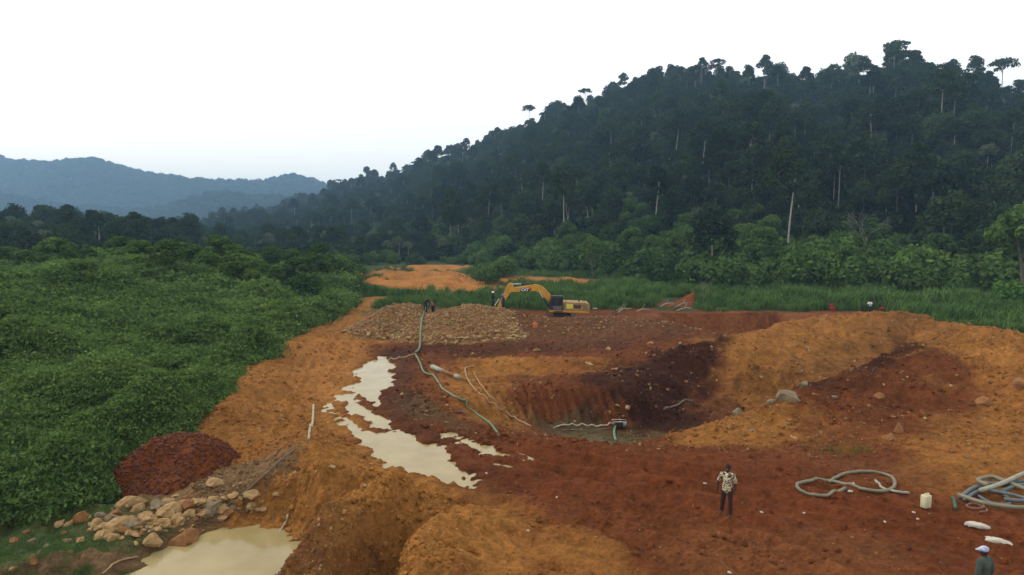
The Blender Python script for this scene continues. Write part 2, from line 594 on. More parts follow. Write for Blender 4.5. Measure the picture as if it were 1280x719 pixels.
def soil_mat(name='soil'):
    m, n, out = new_mat(name)
    p = n.nodes.new('ShaderNodeBsdfPrincipled')
    at = n.nodes.new('ShaderNodeAttribute')
    at.attribute_name = 'soil'
    ge = n.nodes.new('ShaderNodeNewGeometry')
    prev = at.outputs['Color']
    hts = []
    for scl, lo, hi, det in ((.35, .80, 1.2, 4), (2.2, .70, 1.3, 6), (9.0, .72, 1.3, 4)):
        nz = n.nodes.new('ShaderNodeTexNoise')
        nz.inputs['Scale'].default_value = scl
        nz.inputs['Detail'].default_value = det
        nz.inputs['Roughness'].default_value = .6
        n.links.new(ge.outputs['Position'], nz.inputs['Vector'])
        mr = n.nodes.new('ShaderNodeMapRange')
        mr.inputs['From Min'].default_value = .3
        mr.inputs['From Max'].default_value = .7
        mr.inputs['To Min'].default_value = lo
        mr.inputs['To Max'].default_value = hi
        n.links.new(nz.outputs[0], mr.inputs[0])
        mu = n.nodes.new('ShaderNodeMix')
        mu.data_type = 'RGBA'
        mu.blend_type = 'MULTIPLY'
        mu.inputs['Factor'].default_value = 1
        n.links.new(prev, mu.inputs[6])
        n.links.new(mr.outputs[0], mu.inputs[7])
        prev = mu.outputs[2]
        hts.append(nz.outputs[0])
    n.links.new(prev, p.inputs['Base Color'])
    rr = n.nodes.new('ShaderNodeMapRange')
    rr.inputs['To Min'].default_value = .95
    rr.inputs['To Max'].default_value = .35
    n.links.new(at.outputs['Alpha'], rr.inputs[0])
    n.links.new(rr.outputs[0], p.inputs['Roughness'])
    p.inputs['Specular IOR Level'].default_value = .04
    b = n.nodes.new('ShaderNodeBump')
    b.inputs['Strength'].default_value = .9
    b.inputs['Distance'].default_value = .05
    n.links.new(hts[2], b.inputs['Height'])
    b2_ = n.nodes.new('ShaderNodeBump')
    b2_.inputs['Strength'].default_value = .8
    b2_.inputs['Distance'].default_value = .18
    n.links.new(hts[1], b2_.inputs['Height'])
    n.links.new(b.outputs[0], b2_.inputs['Normal'])
    n.links.new(b2_.outputs[0], p.inputs['Normal'])
    n.links.new(p.outputs[0], out.inputs[0])
    return m

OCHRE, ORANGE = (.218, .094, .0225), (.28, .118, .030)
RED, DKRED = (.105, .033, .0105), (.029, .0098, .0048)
BROWN, GREY, GREENISH = (.080, .036, .015), (.066, .044, .020), (.04, .06, .02)
SOIL = soil_mat()
STONE = simple('tan_stone', (.36, .225, .09), .85, var=.45, scale=3, bump=.4)
STONE_O = simple('orange_stone', (.25, .11, .035), .85, var=.4, scale=3, bump=.4)
STONE_G = simple('grey_stone', (.22, .165, .095), .85, var=.4, scale=3, bump=.4)
CLOD = simple('red_clod', (.13, .040, .017), .95, var=.45, scale=4, bump=.5)
BARK = simple('dark_bark', (.12, .10, .08), .9, var=.4, scale=2)
PALE_BARK = simple('pale_bark', (.36, .33, .28), .9, var=.35, scale=2)
GREY_BARK = simple('grey_bark', (.17, .155, .13), .9, var=.35, scale=2)
LEAF_FOREST = leaf_mat('forest_leaf', (.008, .019, .012), (.050, .080, .030))
LEAF_EDGE = leaf_mat('edge_leaf', (.028, .062, .018), (.105, .175, .040))
LEAF_VINE = leaf_mat('vine_leaf', (.028, .066, .020), (.150, .235, .062), patch=.12)
LEAF_PALE = leaf_mat('pale_leaf', (.07, .10, .05), (.14, .17, .09))
LEAF_BRIGHT = leaf_mat('bright_leaf', (.055, .125, .022), (.105, .19, .036))
LEAF_GRASS = leaf_mat('grass_blade', (.036, .085, .026), (.115, .19, .05), patch=.12)
LEAF_DRY = leaf_mat('dry_leaf', (.09, .07, .04), (.16, .13, .07))

# ------------------------------------------------------------------ ground sheets
def soil_colour(x, y, z):
    n1 = fbm(x / 2.5, y / 2.5, 4)
    n2 = fbm(x / .7, y / .7, 3)
    col = np.empty(x.shape + (4,))
    col[..., :3] = RED
    col[..., 3] = .25
    def put(mask, c, wet=None):
        m = np.clip(mask, 0, 1)[..., None]
        col[..., :3] = col[..., :3] * (1 - m) + np.array(c) * m
        if wet is not None:
            col[..., 3] = col[..., 3] * (1 - m[..., 0]) + wet * m[..., 0]
    def strip(px, wdt, soft, c, s=1.0, wet=None, zz=0.0):
        pts = [gp(a, b, zz) for a, b in px]
        if len(pts) == 1:
            pts = [pts[0], pts[0] + .01]
        d, _ = seg_dist(x, y, pts)
        put(s * sst(wdt + soft, wdt - soft * .3, d + n1 * soft * .8 + n2 * soft * .25), c, wet)
    # ochre road and banks on the left of the channel
    strip([(470, 370), (430, 392), (415, 420), (380, 460), (350, 520), (330, 570), (320, 610)], 3.6, 2.2, OCHRE, .95, .1)
    strip([(400, 430), (430, 455), (420, 480)], 2.5, 1.5, ORANGE, .5, .1)
    strip([(340, 640), (400, 590), (480, 620), (480, 680), (560, 690)], 2.4, 1.5, OCHRE, 1.0, .1)
    strip([(300, 690), (380, 719)], 1.4, 1.2, BROWN, .7)
    strip([(560, 600), (640, 640), (740, 690), (820, 740)], .55, .7, OCHRE, .6)
    strip([(470, 719), (700, 719)], 1.5, 1.4, OCHRE, .45)
    # channel mud
    strip([(500, 440), (480, 480), (500, 510), (540, 545), (640, 600)], 1.1, 1.6, DKRED, .55, .5)
    strip([(520, 500), (545, 520), (600, 550)], .7, .9, GREY, .5, .5)
    strip([(585, 470), (620, 505)], 1.6, 1.6, OCHRE, .8, .1)
    # terrace above the pit
    strip([(600, 455), (660, 452), (745, 455)], 2.0, 1.6, OCHRE, .85, .1, .3)
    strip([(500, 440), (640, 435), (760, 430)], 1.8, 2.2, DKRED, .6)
    strip([(700, 470), (750, 470)], 1.6, 1.2, (.17, .064, .018), .8, .1, -.6)
    strip([(700, 415), (800, 415)], 5, 4, BROWN, .8)
    # pit
    strip([(710, 540), (800, 545), (875, 543), (945, 500)], 1.7, 1.6, GREY, .9, .5, -1.8)
    strip([(735, 552), (760, 555)], 1.3, 1.2, (.09, .075, .036), .8, .6, -1.8)
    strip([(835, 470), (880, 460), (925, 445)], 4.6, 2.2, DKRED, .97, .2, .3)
    strip([(890, 480), (940, 440)], .9, 1.2, (.15, .055, .02), .5, .1, .3)
    # spoil heaps
    strip([(955, 430), (1010, 425), (1080, 415), (1150, 415)], 4.5, 3.0, OCHRE, .95, .1, .8)
    strip([(1020, 440), (990, 470)], 3.2, 2.5, OCHRE, .7, .1, .2)
    strip([(910, 535), (980, 530), (1040, 540)], 1.8, 1.6, OCHRE, .85, .1, 0)
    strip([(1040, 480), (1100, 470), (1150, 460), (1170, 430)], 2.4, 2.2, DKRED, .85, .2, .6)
    strip([(1100, 520), (1140, 500), (1200, 470)], 2.6, 2.4, RED, .8, .2, 1.2)
    strip([(1190, 425), (1280, 430), (1400, 440)], 3.0, 3.0, OCHRE, .95, .1, 2.4)
    strip([(1230, 570), (1280, 520), (1330, 480)], 2.0, 2.4, OCHRE, .8, .1, .8)
    strip([(1010, 440), (1130, 400), (1200, 415)], .8, 1.5, BROWN, .4, .1, 1.2)
    # red flat in the right foreground
    strip([(650, 560), (760, 590), (900, 600), (1000, 640), (1280, 690)], 2.6, 2.8, (.100, .028, .0085), .75, .35)
    strip([(900, 700), (1050, 690)], 1.2, 1.6, (.13, .05, .017), .6)
    strip([(1000, 565), (1150, 590)], .7, 1.0, (.12, .045, .016), .6)
    # cut face, ground behind
    strip([(840, 395), (960, 395), (1180, 395)], 2.2, 2.4, (.15, .055, .02), .8)
    # bottom left
    strip([(40, 719), (60, 690)], 1.0, .8, RED, .9, .2, -.5)
    strip([(120, 690), (210, 640), (270, 620)], 2.0, 1.2, (.105, .068, .035), .85, .4, -.5)
    strip([(20, 660), (100, 660)], 1.6, 1.0, GREENISH, .8, .1, -.5)
    strip([(0, 690), (30, 685)], 1.2, .8, GREENISH, .9, .1, -.5)
    strip([(160, 680), (190, 665)], .5, .5, GREENISH, .7, .1, -.5)
    # grown-over ground
    g = sst(70, 82, y + n1 * 3) * np.clip(1 - sst(76, 79, y) * 0, 0, 1)
    gr_edge = np.interp(640 + F * x / np.maximum(y, 1), [830, 1110, 1180, 1300], [78, 77, 64, 55])
    g = np.where(x > 16, sst(-1, 1, y - gr_edge + n1 * 2), g) * np.where((np.abs(x - 6) < 12) & (y < 80), 0, 1)
    road, _ = seg_dist(x, y, [gp(470, 371), gp(432, 390), gp(425, 400)])
    g = g * sst(1.2, 2.6, road + n1)
    put(g, (.035, .05, .018), .05)
    for c, s1, s2, k in HEAPS[12:17]:
        d, _ = seg_dist(x, y, c)
        put(sst(9, 5, d + n1 * 2.5), ORANGE, .05)
    strip([(500, 350), (545, 362), (560, 345)], 6, 4, ORANGE, .9, .05)
    d, _ = seg_dist(x, y, HEAPS[17][0])
    put(sst(4, 2, d + n1), (.13, .04, .016), .1)
    put(sst(-.1, .6, thick_depth(x, y) + n2 * .3), (.03, .045, .018), .05)
    return col

SHEETMAT = SOIL

def sheet(name, us, ys, label):
    U, Y = np.meshgrid(us, ys)
    X = (U - 640) / F * Y
    Z = H(X.ravel(), Y.ravel()).reshape(X.shape)
    v = np.stack([X, Y, Z], -1).reshape(-1, 3)
    r, c = U.shape
    i = np.arange(r * c).reshape(r, c)
    f = np.stack([i[:-1, :-1], i[:-1, 1:], i[1:, 1:], i[1:, :-1]], -1).reshape(-1, 4)
    me = mesh_np(name, v, f, [SOIL], smooth=True)
    attr(me, 'soil', 'FLOAT_COLOR', soil_colour(X.ravel(), Y.ravel(), Z.ravel()))
    return link(name, me, kind='structure', label=label)

def rows(y0, y1, n):          # rows about evenly spaced as seen
    return 1 / np.linspace(1 / y0, 1 / y1, n)

sheet('ground', np.linspace(-260, 1540, 860), np.concatenate([rows(6, 14, 12)[:-1], rows(14, 100, 560)]), 'bare red and ochre mined ground with pit and spoil')
sheet('forest_hill', np.linspace(-330, 1610, 330), np.concatenate([rows(100, 150, 40)[:-1], np.geomspace(150, 1100, 150)]), 'forested hill and valley floor behind the mine')
sheet('far_hills', np.linspace(-450, 1700, 260), np.linspace(1100, 2900, 90), 'hazy blue wooded hills in the distance')
# the ground goes on behind the camera
v = [(x, y, -.8) for y in (-400, 6.6) for x in (-500, 500)]
me = mesh_np('ground_behind', np.array(v), [(0, 1, 3, 2)], [SOIL])
attr(me, 'soil', 'FLOAT_COLOR', np.array([(*RED, .2)] * 4))
link('ground_behind', me, kind='structure')

# ------------------------------------------------------------------ water
WATER, _n, _o = new_mat('muddy_water')
_p = _n.nodes.new('ShaderNodeBsdfPrincipled')
_tc = _n.nodes.new('ShaderNodeNewGeometry')
_nz = _n.nodes.new('ShaderNodeTexNoise')
_nz.inputs['Scale'].default_value = .9
_nz.inputs['Detail'].default_value = 4
_n.links.new(_tc.outputs['Position'], _nz.inputs['Vector'])
_rp = _n.nodes.new('ShaderNodeValToRGB')
_rp.color_ramp.elements[0].position = .35
_rp.color_ramp.elements[1].position = .65
_rp.color_ramp.elements[0].color = (.265, .205, .088, 1)
_rp.color_ramp.elements[1].color = (.315, .25, .115, 1)
_n.links.new(_nz.outputs[0], _rp.inputs[0])
_n.links.new(_rp.outputs[0], _p.inputs['Base Color'])
_p.inputs['Roughness'].default_value = .12
_p.inputs['Specular IOR Level'].default_value = .22
_n2 = _n.nodes.new('ShaderNodeTexNoise')
_n2.inputs['Scale'].default_value = 6
_n.links.new(_tc.outputs['Position'], _n2.inputs['Vector'])
_b = _n.nodes.new('ShaderNodeBump')
_b.inputs['Strength'].default_value = .015
_b.inputs['Distance'].default_value = .05
_n.links.new(_n2.outputs[0], _b.inputs['Height'])
_n.links.new(_b.outputs[0], _p.inputs['Normal'])
_n.links.new(_p.outputs[0], _o.inputs[0])

def water_ribbon(name, pts, half, z, label):
    V, Fc = [], []
    a_, b_ = np.array(pts[0]), np.array(pts[-1])
    pts = [a_ + (a_ - np.array(pts[1])) / np.linalg.norm(a_ - np.array(pts[1])) * 1.5, *pts, b_ + (b_ - np.array(pts[-2])) / np.linalg.norm(b_ - np.array(pts[-2])) * 1.5]
    pp = catmull([Vector((p[0], p[1], z)) for p in pts], 6)
    for i, p in enumerate(pp):
        t = (pp[min(i + 1, len(pp) - 1)] - pp[max(i - 1, 0)]).normalized()
        s = Vector((-t.y, t.x, 0))
        V += [p + s * half, p - s * half]
        if i:
            Fc.append((2 * i - 2, 2 * i - 1, 2 * i + 1, 2 * i))
    me = mesh_np(name, np.array(V), Fc, [WATER])
    return link(name, me, kind='structure', label=label)

def pool(name, pts, z, label):
    me = bpy.data.meshes.new(name)
    me.from_pydata([(p[0], p[1], z) for p in pts], [], [list(range(len(pts)))])
    me.materials.append(WATER)
    return link(name, me, kind='structure', label=label)

water_ribbon('water_channel', CHAN, 2.2, -.115, 'pale muddy water winding along the track')
water_ribbon('puddle', STRIPS[0][0], .9, -.10, 'thin pale puddle beside the green hose slope')
water_ribbon('puddle', STRIPS[1][0], .7, -.10, 'thin pale puddle below the water channel')
pool('pond', [(POND_C[0] + 3.3 * math.cos(a), POND_C[1] + 3.9 * math.sin(a)) for a in np.linspace(0, 2 * math.pi, 28)[:-1]], -.72, 'pale tan pond at the stone bank')

# ------------------------------------------------------------------ trees
def leaf_cloud(rng, centres, radii, n, size, flat=1.0, up=.35, inner=.55):
    """diamond leaves spread over lobes; returns verts, faces, tint"""
    centres = np.asarray(centres, float)
    radii = np.asarray(radii, float)
    pr = radii ** 2
    li = rng.choice(len(radii), n, p=pr / pr.sum())
    d = rng.normal(size=(n, 3))
    d[:, 2] += up
    d /= np.linalg.norm(d, axis=1)[:, None]
    rr = radii[li] * (inner + (1.08 - inner) * rng.random(n) ** .6)
    p = d * rr[:, None]
    p[:, 2] *= flat
    p += centres[li]
    nr = d * .8 + rng.normal(size=(n, 3)) * .75
    nr /= np.linalg.norm(nr, axis=1)[:, None]
    t = np.cross(nr, rng.normal(size=(n, 3)))
    t /= np.linalg.norm(t, axis=1)[:, None] + 1e-9
    b = np.cross(nr, t)
    s = size * (.6 + .8 * rng.random(n))
    a = t * s[:, None]
    c = b * (s * .55)[:, None]
    v = np.stack([p - a, p + c, p + a, p - c], 1).reshape(-1, 3)
    f = np.arange(n * 4).reshape(n, 4)
    lt = rng.random(len(radii))
    tint = np.repeat(np.clip(.5 * lt[li] + .5 * rng.random(n), 0, 1), 4)
    return v, f, tint

def limbs(rng, h, r, tops, base=.0, lean=(0, 0)):
    """a tapered trunk and limbs that run to the given tops"""
    tb = []
    mid = Vector((lean[0], lean[1], h))
    tr = catmull([Vector((0, 0, -.6)), Vector((lean[0] * .25 + rng.normal() * .15, lean[1] * .25, h * .45)), mid], 4)
    n = len(tr)
    tb.append((tr, [r * (1.25 if i == 0 else 1) * (1 - .5 * i / (n - 1)) for i in range(n)], 6))
    for t in tops:
        s = tr[int(n * (.8 + .19 * rng.random()))] if n > 3 else mid
        t = Vector(t)
        m = (s + t) / 2 + Vector((0, 0, .12 * (t - s).length))
        pts = catmull([s, m, t], 3)
        tb.append((pts, [r * .36 * (1 - .75 * i / (len(pts) - 1)) for i in range(len(pts))], 4))
    return tb

def make_tree(seed, h, crown_r, crown_h, lobes, leaves, leaf, trunk_r, leafmat, bark, flat=.8, spread=1.0, clear=.55):
    rng = np.random.default_rng(seed)
    cs, rs = [], []
    for i in range(lobes):
        a = i * 2.4 + rng.random() * .8
        q = math.sqrt((i + .5) / lobes)
        rad = crown_r * .72 * q * spread
        zz = h - crown_h * (.25 + .62 * q * q * rng.uniform(.6, 1.15)) + rng.normal() * crown_h * .05
        cs.append((rad * math.cos(a), rad * math.sin(a), zz))
        rs.append(crown_r * rng.uniform(.24, .46) * (1.15 - .35 * q))
    v, f, t = leaf_cloud(rng, cs, rs, leaves, leaf, flat)
    cm = mesh_np('crown', v, f, [leafmat])
    attr(cm, 'tint', 'FLOAT', t)
    tm = tubes_mesh('trunk', limbs(rng, h - crown_h * .45, trunk_r, [c for c in cs[::2]][:7], lean=tuple(rng.normal(size=2) * .6)), bark)
    return tm, cm

def make_shrub(seed, r, h, lobes, leaves, leaf, leafmat):
    rng = np.random.default_rng(seed)
    cs, rs = [], []
    for i in range(lobes):
        a, q = i * 2.4, math.sqrt((i + .5) / lobes)
        cs.append((r * .65 * q * math.cos(a), r * .65 * q * math.sin(a), h * (.72 - .42 * q * q) * rng.uniform(.75, 1.1)))
        rs.append(r * rng.uniform(.32, .5))
    v, f, t = leaf_cloud(rng, cs, rs, leaves, leaf, .95)
    cm = mesh_np('crown', v, f, [leafmat])
    attr(cm, 'tint', 'FLOAT', t)
    tb = []
    for c in cs[:6]:
        tb.append(([Vector((rng.normal() * .1, rng.normal() * .1, -.3)), Vector(c) * .5 + Vector((0, 0, .1)), Vector(c)], [.07, .05, .02], 4))
    return tubes_mesh('trunk', tb, BARK), cm

def bare_tubes(rng, p, d, L, r, depth, out):
    q = p + d * L
    m = (p + q) / 2 + Vector(rng.normal(size=3) * L * .06)
    out.append(([p, m, q], [r, r * .85, r * .68], 5 if depth > 2 else 4))
    if depth == 0:
        return
    for k in range(2 if rng.random() < .6 else 3):
        nd = (d + Vector(rng.normal(size=3) * .48) + Vector((0, 0, .12))).normalized()
        bare_tubes(rng, q, nd, L * rng.uniform(.6, .82), r * .66, depth - 1, out)

def join_mesh(name, tm, cm):
    """trunk and crown in one mesh, for the uncountable far forest"""
    bm = bmesh.new()
    bm.from_mesh(cm)
    lay = bm.verts.layers.float.get('tint')
    n0 = len(bm.faces)
    bm.from_mesh(tm)
    me = bpy.data.meshes.new(name)
    bm.faces.ensure_lookup_table()
    for i, f in enumerate(bm.faces):
        f.material_index = 0 if i < n0 else 1
    bm.to_mesh(me)
    bm.free()
    me.materials.append(cm.materials[0])
    me.materials.append(tm.materials[0])
    return me

TREES = {}
TREES['broad'] = [make_tree(10 + i, 16 + 2 * i, 5.8 + .5 * (i % 3), 11 + i, 20 + i, 2600, .46, .24, LEAF_FOREST, PALE_BARK if i % 2 else BARK) for i in range(5)]
TREES['tall'] = [make_tree(30 + i, 24 + 2 * i, 5.0, 11, 14 + i, 1900, .46, .24, LEAF_FOREST, PALE_BARK) for i in range(4)]
TREES['umbrella'] = [make_tree(40 + i, 24 + i, 6.4, 3.6, 11, 1000, .48, .34, LEAF_FOREST, PALE_BARK, .38, 1.3) for i in range(2)]
TREES['pale'] = [make_tree(50 + i, 16 + 2 * i, 4.4, 7, 9, 850, .5, .24, LEAF_PALE, PALE_BARK, .8) for i in range(2)]
TREES['edge'] = [make_tree(60 + i, 9 + 1.3 * i, 4.0, 6.5, 11, 2000, .34, .20, LEAF_EDGE, BARK) for i in range(4)]
SHRUBS = [make_shrub(70 + i, 2.3 + .25 * i, 3.0 + .3 * i, 9 + i, 1700, .24, LEAF_EDGE) for i in range(4)]
BRIGHT = [make_shrub(80 + i, 2.4, 3.4, 10, 1700, .24, LEAF_BRIGHT) for i in range(2)]
_rg = np.random.default_rng(91)
BARE = []
for i in range(3):
    out = []
    bare_tubes(_rg, Vector((0, 0, -.5)), Vector((.03, 0, 1)), 7.0, .26, 5, out)
    BARE.append(tubes_mesh('trunk', out, GREY_BARK))

_first = set()
def place(pair, name, label, cat, group, x, y, s=1.0, z=None, sz=1.0):
    o = bpy.data.objects.new(name, None)
    COL.objects.link(o)
    o.empty_display_size = .2
    o.location = (x, y, H1(x, y) if z is None else z)
    o.rotation_euler = (RNG.normal() * .03, RNG.normal() * .03, RNG.random() * 6.28)
    o.scale = (s, s, s * sz)
    o['label'], o['category'] = label, cat
    if group:
        o['group'] = group
    link('trunk', pair[0], o)
    if len(pair) > 1:
        link('crown', pair[1], o)
    return o

PROTO_N = [0]
def scatter(name, pts, scl, idx, meshes, label, tilt=.06, cat=None):
    """one object of instanced clumps for what nobody could count"""
    pts = np.asarray(pts, float)
    me = bpy.data.meshes.new(name)
    me.vertices.add(len(pts))
    me.vertices.foreach_set('co', pts.astype(np.float32).ravel())
    n = len(pts)
    rot = np.stack([RNG.normal(size=n) * tilt, RNG.normal(size=n) * tilt, RNG.random(n) * 6.283], 1)
    attr(me, 'rot', 'FLOAT_VECTOR', rot)
    attr(me, 'scl', 'FLOAT', scl)
    attr(me, 'idx', 'INT', idx)
    o = link(name, me, kind='stuff', label=label)
    pc = bpy.data.collections.new(name + '_sources')
    for k, m in enumerate(meshes):
        PROTO_N[0] += 1
        pc.objects.link(bpy.data.objects.new('source_%s_%02d' % (name, k), m))
    g = bpy.data.node_groups.new(name + '_nodes', 'GeometryNodeTree')
    g.interface.new_socket('Geometry', in_out='INPUT', socket_type='NodeSocketGeometry')
    g.interface.new_socket('Geometry', in_out='OUTPUT', socket_type='NodeSocketGeometry')
    gi, go = g.nodes.new('NodeGroupInput'), g.nodes.new('NodeGroupOutput')
    ip = g.nodes.new('GeometryNodeInstanceOnPoints')
    ci = g.nodes.new('GeometryNodeCollectionInfo')
    ci.inputs['Collection'].default_value = pc
    ci.inputs['Separate Children'].default_value = True
    ci.inputs['Reset Children'].default_value = True
    ip.inputs['Pick Instance'].default_value = True
    def na(nm, typ):
        q = g.nodes.new('GeometryNodeInputNamedAttribute')
        q.data_type = typ
        q.inputs['Name'].default_value = nm
        return q.outputs['Attribute']
    er = g.nodes.new('FunctionNodeEulerToRotation')
    g.links.new(na('rot', 'FLOAT_VECTOR'), er.inputs[0])
    g.links.new(gi.outputs[0], ip.inputs['Points'])
    g.links.new(ci.outputs[0], ip.inputs['Instance'])
    g.links.new(na('idx', 'INT'), ip.inputs['Instance Index'])
    g.links.new(er.outputs[0], ip.inputs['Rotation'])
    g.links.new(na('scl', 'FLOAT'), ip.inputs['Scale'])
    g.links.new(ip.outputs[0], go.inputs[0])
    md = o.modifiers.new('scatter', 'NODES')
    md.node_group = g
    return o

def jittered(x0, x1, y0, y1, step, rng):
    xs, ys = np.meshgrid(np.arange(x0, x1, step), np.arange(y0, y1, step))
    xs = xs.ravel() + rng.uniform(-.45, .45, xs.size) * step
    ys = ys.ravel() + rng.uniform(-.45, .45, ys.size) * step
    return xs, ys

# --- forest on the hill
rg = np.random.default_rng(21)
xs, ys = jittered(-560, 420, 80, 1150, 5.9, rg)
t, u = hill_t(xs, ys)
far_thin = rg.random(xs.size) < np.clip(1.25 - ys / 1300, .7, 1)
k = (t > .0) & (t < 1.22) & (u > 190) & (u < 1480) & far_thin
xs, ys, t, u = xs[k], ys[k], t[k], u[k]
zs = H(xs, ys)
dens = fbm(xs / 45, ys / 45, 3)
kind = np.where(rg.random(xs.size) < .24 + .1 * dens, 1, 0)      # tall against broad
kind = np.where(rg.random(xs.size) < .07, 2, kind)                # pale
kind = np.where((t > .75) & (rg.random(xs.size) < .05), 3, kind)  # umbrella
kind = np.where((t < .16) & (rg.random(xs.size) < .75), 4, kind)  # lower trees at the edge
sc_ = rg.uniform(.62, 1.12, xs.size) * np.clip(.8 + .25 * dens, .6, 1.1)
inframe = (u > -5) & (u < 1290)
order = np.argsort(np.where(inframe & (ys < 420), ys, 1e6) / np.where(kind == 4, .75, 1.0))
KN = ['broad', 'tall', 'pale', 'umbrella', 'edge']
LAB = {'broad': ('broadleaf_tree', 'dark broad-crowned tree in the forest on the hillside', 'dark broad trees on the forest hill'),
       'tall': ('tall_tree', 'tall bare-trunked dark tree', 'tall pale-trunked trees on the forest hill'),
       'pale': ('pale_tree', 'thin pale grey-green tree among the darker hillside forest', 'pale trees on the forest hill'),
       'umbrella': ('umbrella_tree', 'flat-topped umbrella tree rising out of the hillside forest', 'umbrella trees on the forest hill'),
       'edge': ('forest_edge_tree', 'bushy green low tree along the foot of the forest hill', 'low trees at the foot of the hill')}
CAP = {'broad': 190, 'tall': 90, 'pale': 40, 'umbrella': 30, 'edge': 130}
def side_place(u_):
    return 'near the left edge' if u_ < 110 else 'below the long far hill' if u_ < 230 else 'below the rounded far hill' if u_ < 340 else 'near the track'
def hill_place(u_, t_):
    a = 'at the foot of the hill' if t_ < .06 else 'low on the hill' if t_ < .2 else 'halfway up the hill' if t_ < .5 else 'high on the hill'
    b = 'left of the excavator' if u_ < 600 else 'above the excavator' if u_ < 760 else 'above the trench' if u_ < 960 else 'above the seated people' if u_ < 1120 else 'near the right edge'
    return a + ' ' + b
used = {q: 0 for q in KN}
rest = []
for i in order:
    q = KN[kind[i]]
    v = TREES[q]
    if used[q] < CAP[q] and inframe[i] and t[i] < 1.02:
        used[q] += 1
        nm, lb, gr = LAB[q]
        lb = lb.replace('on the hillside', '').replace('in the hillside forest', 'in the forest').replace('the darker hillside forest', 'darker trees').replace('along the foot of the forest hill', '').replace('rising out of the hillside forest', '').strip() + ' ' + hill_place(u[i], t[i])
        place(v[int(rg.integers(len(v)))], nm, lb, 'tree', gr, xs[i], ys[i], sc_[i], zs[i] - .3)
    else:
        rest.append(i)
rest = np.array(rest)
JOINED = {q: [join_mesh('far_' + q, a, b) for a, b in TREES[q]] for q in KN}
meshes, off = [], {}
for q in KN:
    off[q] = len(meshes)
    meshes += JOINED[q]
idx = [off[KN[kind[i]]] + int(rg.integers(len(JOINED[KN[kind[i]]]))) for i in rest]
scatter('hillside_forest', np.stack([xs[rest], ys[rest], zs[rest] - .3], 1), sc_[rest], idx, meshes, 'dense dark green forest covering the hill as one mass')

# --- undergrowth between the trunks
SHJ = [join_mesh('far_shrub', a, b) for a, b in SHRUBS] 
UNDER = [make_shrub(120 + i, 2.6, 3.4, 9, 700, .42, LEAF_FOREST) for i in range(2)]
UNJ = [join_mesh('undergrowth', a, b) for a, b in UNDER]
xs, ys = jittered(-420, 420, 90, 900, 6.0, rg)
t, u = hill_t(xs, ys)
k = ((t > .03) & (t < 1.1) & (u > 200) & (u < 1450)) | ((t < .03) & (u > -200) & (u < 640) & (ys > np.interp(u, [0, 200, 250, 420, 460, 600, 640], [140, 150, 150, 160, 205, 205, 170])))
xs, ys = xs[k], ys[k]
scatter('undergrowth', np.stack([xs, ys, H(xs, ys) - .3], 1), rg.uniform(.8, 2.0, xs.size), rg.integers(0, 2, xs.size), UNJ, 'dark undergrowth beneath the hillside trees')

# --- forest at the left and trees of the valley floor
xs, ys = jittered(-420, -20, 120, 900, 7.5, rg)
t, u = hill_t(xs, ys)
dmin = np.interp(u, [-300, 0, 120, 230, 260, 330, 470, 600], [105, 118, 138, 160, 230, 210, 190, 200])
k = (u > -330) & (u < 600) & (ys > dmin) & (t < .02) & (rg.random(xs.size) < np.clip(1.3 - ys / 900, .45, 1))
k &= ~((u > 440) & (u < 600) & (ys < 200))
xs, ys, u = xs[k], ys[k], u[k]
zs = H(xs, ys)
left = u < 245
hs = np.where(left, rg.uniform(.46, .72, xs.size), rg.uniform(.32, .62, xs.size))
cnt = 0
rI, rS = [], []
for i in np.argsort(ys):
    q = 'broad' if rg.random() < .7 else ('tall' if left[i] and rg.random() < .6 else 'pale')
    vi = int(rg.integers(len(TREES[q])))
    sca = hs[i] * (.8 if q == 'tall' else 1)
    if cnt < 170 and -5 < u[i] < 620 and ys[i] < 420:
        cnt += 1
        if left[i]:
            sp = ', ' + side_place(u[i])
            place(TREES[q][vi], 'broadleaf_tree' if q == 'broad' else q + '_tree', {'broad': 'dark broad tree in the low forest beyond the vine slope', 'tall': 'tall pale-trunked tree in the low forest beyond the vine slope', 'pale': 'thin pale tree in the low forest beyond the vine slope'}[q] + sp, 'tree', 'low forest beyond the vine slope: ' + q, xs[i], ys[i], sca, zs[i] - .3)
        else:
            place(TREES[q][vi], 'valley_tree', 'small ' + ('dark' if q != 'pale' else 'pale') + ' tree on the valley floor between the hill and the track', 'tree', 'trees on the valley floor: ' + ('dark' if q != 'pale' else 'pale'), xs[i], ys[i], sca, zs[i] - .3)
    else:
        rI.append(i)
        rS.append((off[q] + vi, sca))
rI = np.array(rI)
scatter('valley_forest', np.stack([xs[rI], ys[rI], zs[rI] - .3], 1), [s for _, s in rS], [a for a, _ in rS], meshes, 'distant forest on the valley floor as one mass')

# --- canopy of the far hills
LOWC = []
for i in range(3):
    r3 = np.random.default_rng(200 + i)
    v, f, tt = leaf_cloud(r3, [(0, 0, 5), (3, 1, 4), (-2, -2.5, 4.4), (-1, 3, 3.6)], [4.2, 3.4, 3.6, 3], 260, 1.25, .9)
    m = mesh_np('far_canopy', v, f, [LEAF_FOREST])
    attr(m, 'tint', 'FLOAT', tt)
    LOWC.append(m)
n = 15000
yy = rg.uniform(1150, 2080, n)
uu = rg.uniform(-330, 560, n)
k = np.ones(n, bool)
xx = (uu - 640) / F * yy
zz = H(xx, yy)
k = zz > 6
scatter('far_canopy', np.stack([xx, yy, zz - 1], 1)[k], (.8 + 1.5 * rg.random(n) ** 3)[k] * 1.1, rg.integers(0, 3, n)[k], LOWC, 'hazy tree canopy of the distant hills')
n = 1500
yy = rg.uniform(700, 900, n)
uu = rg.uniform(1180, 1500, n)
xx = (uu - 640) / F * yy
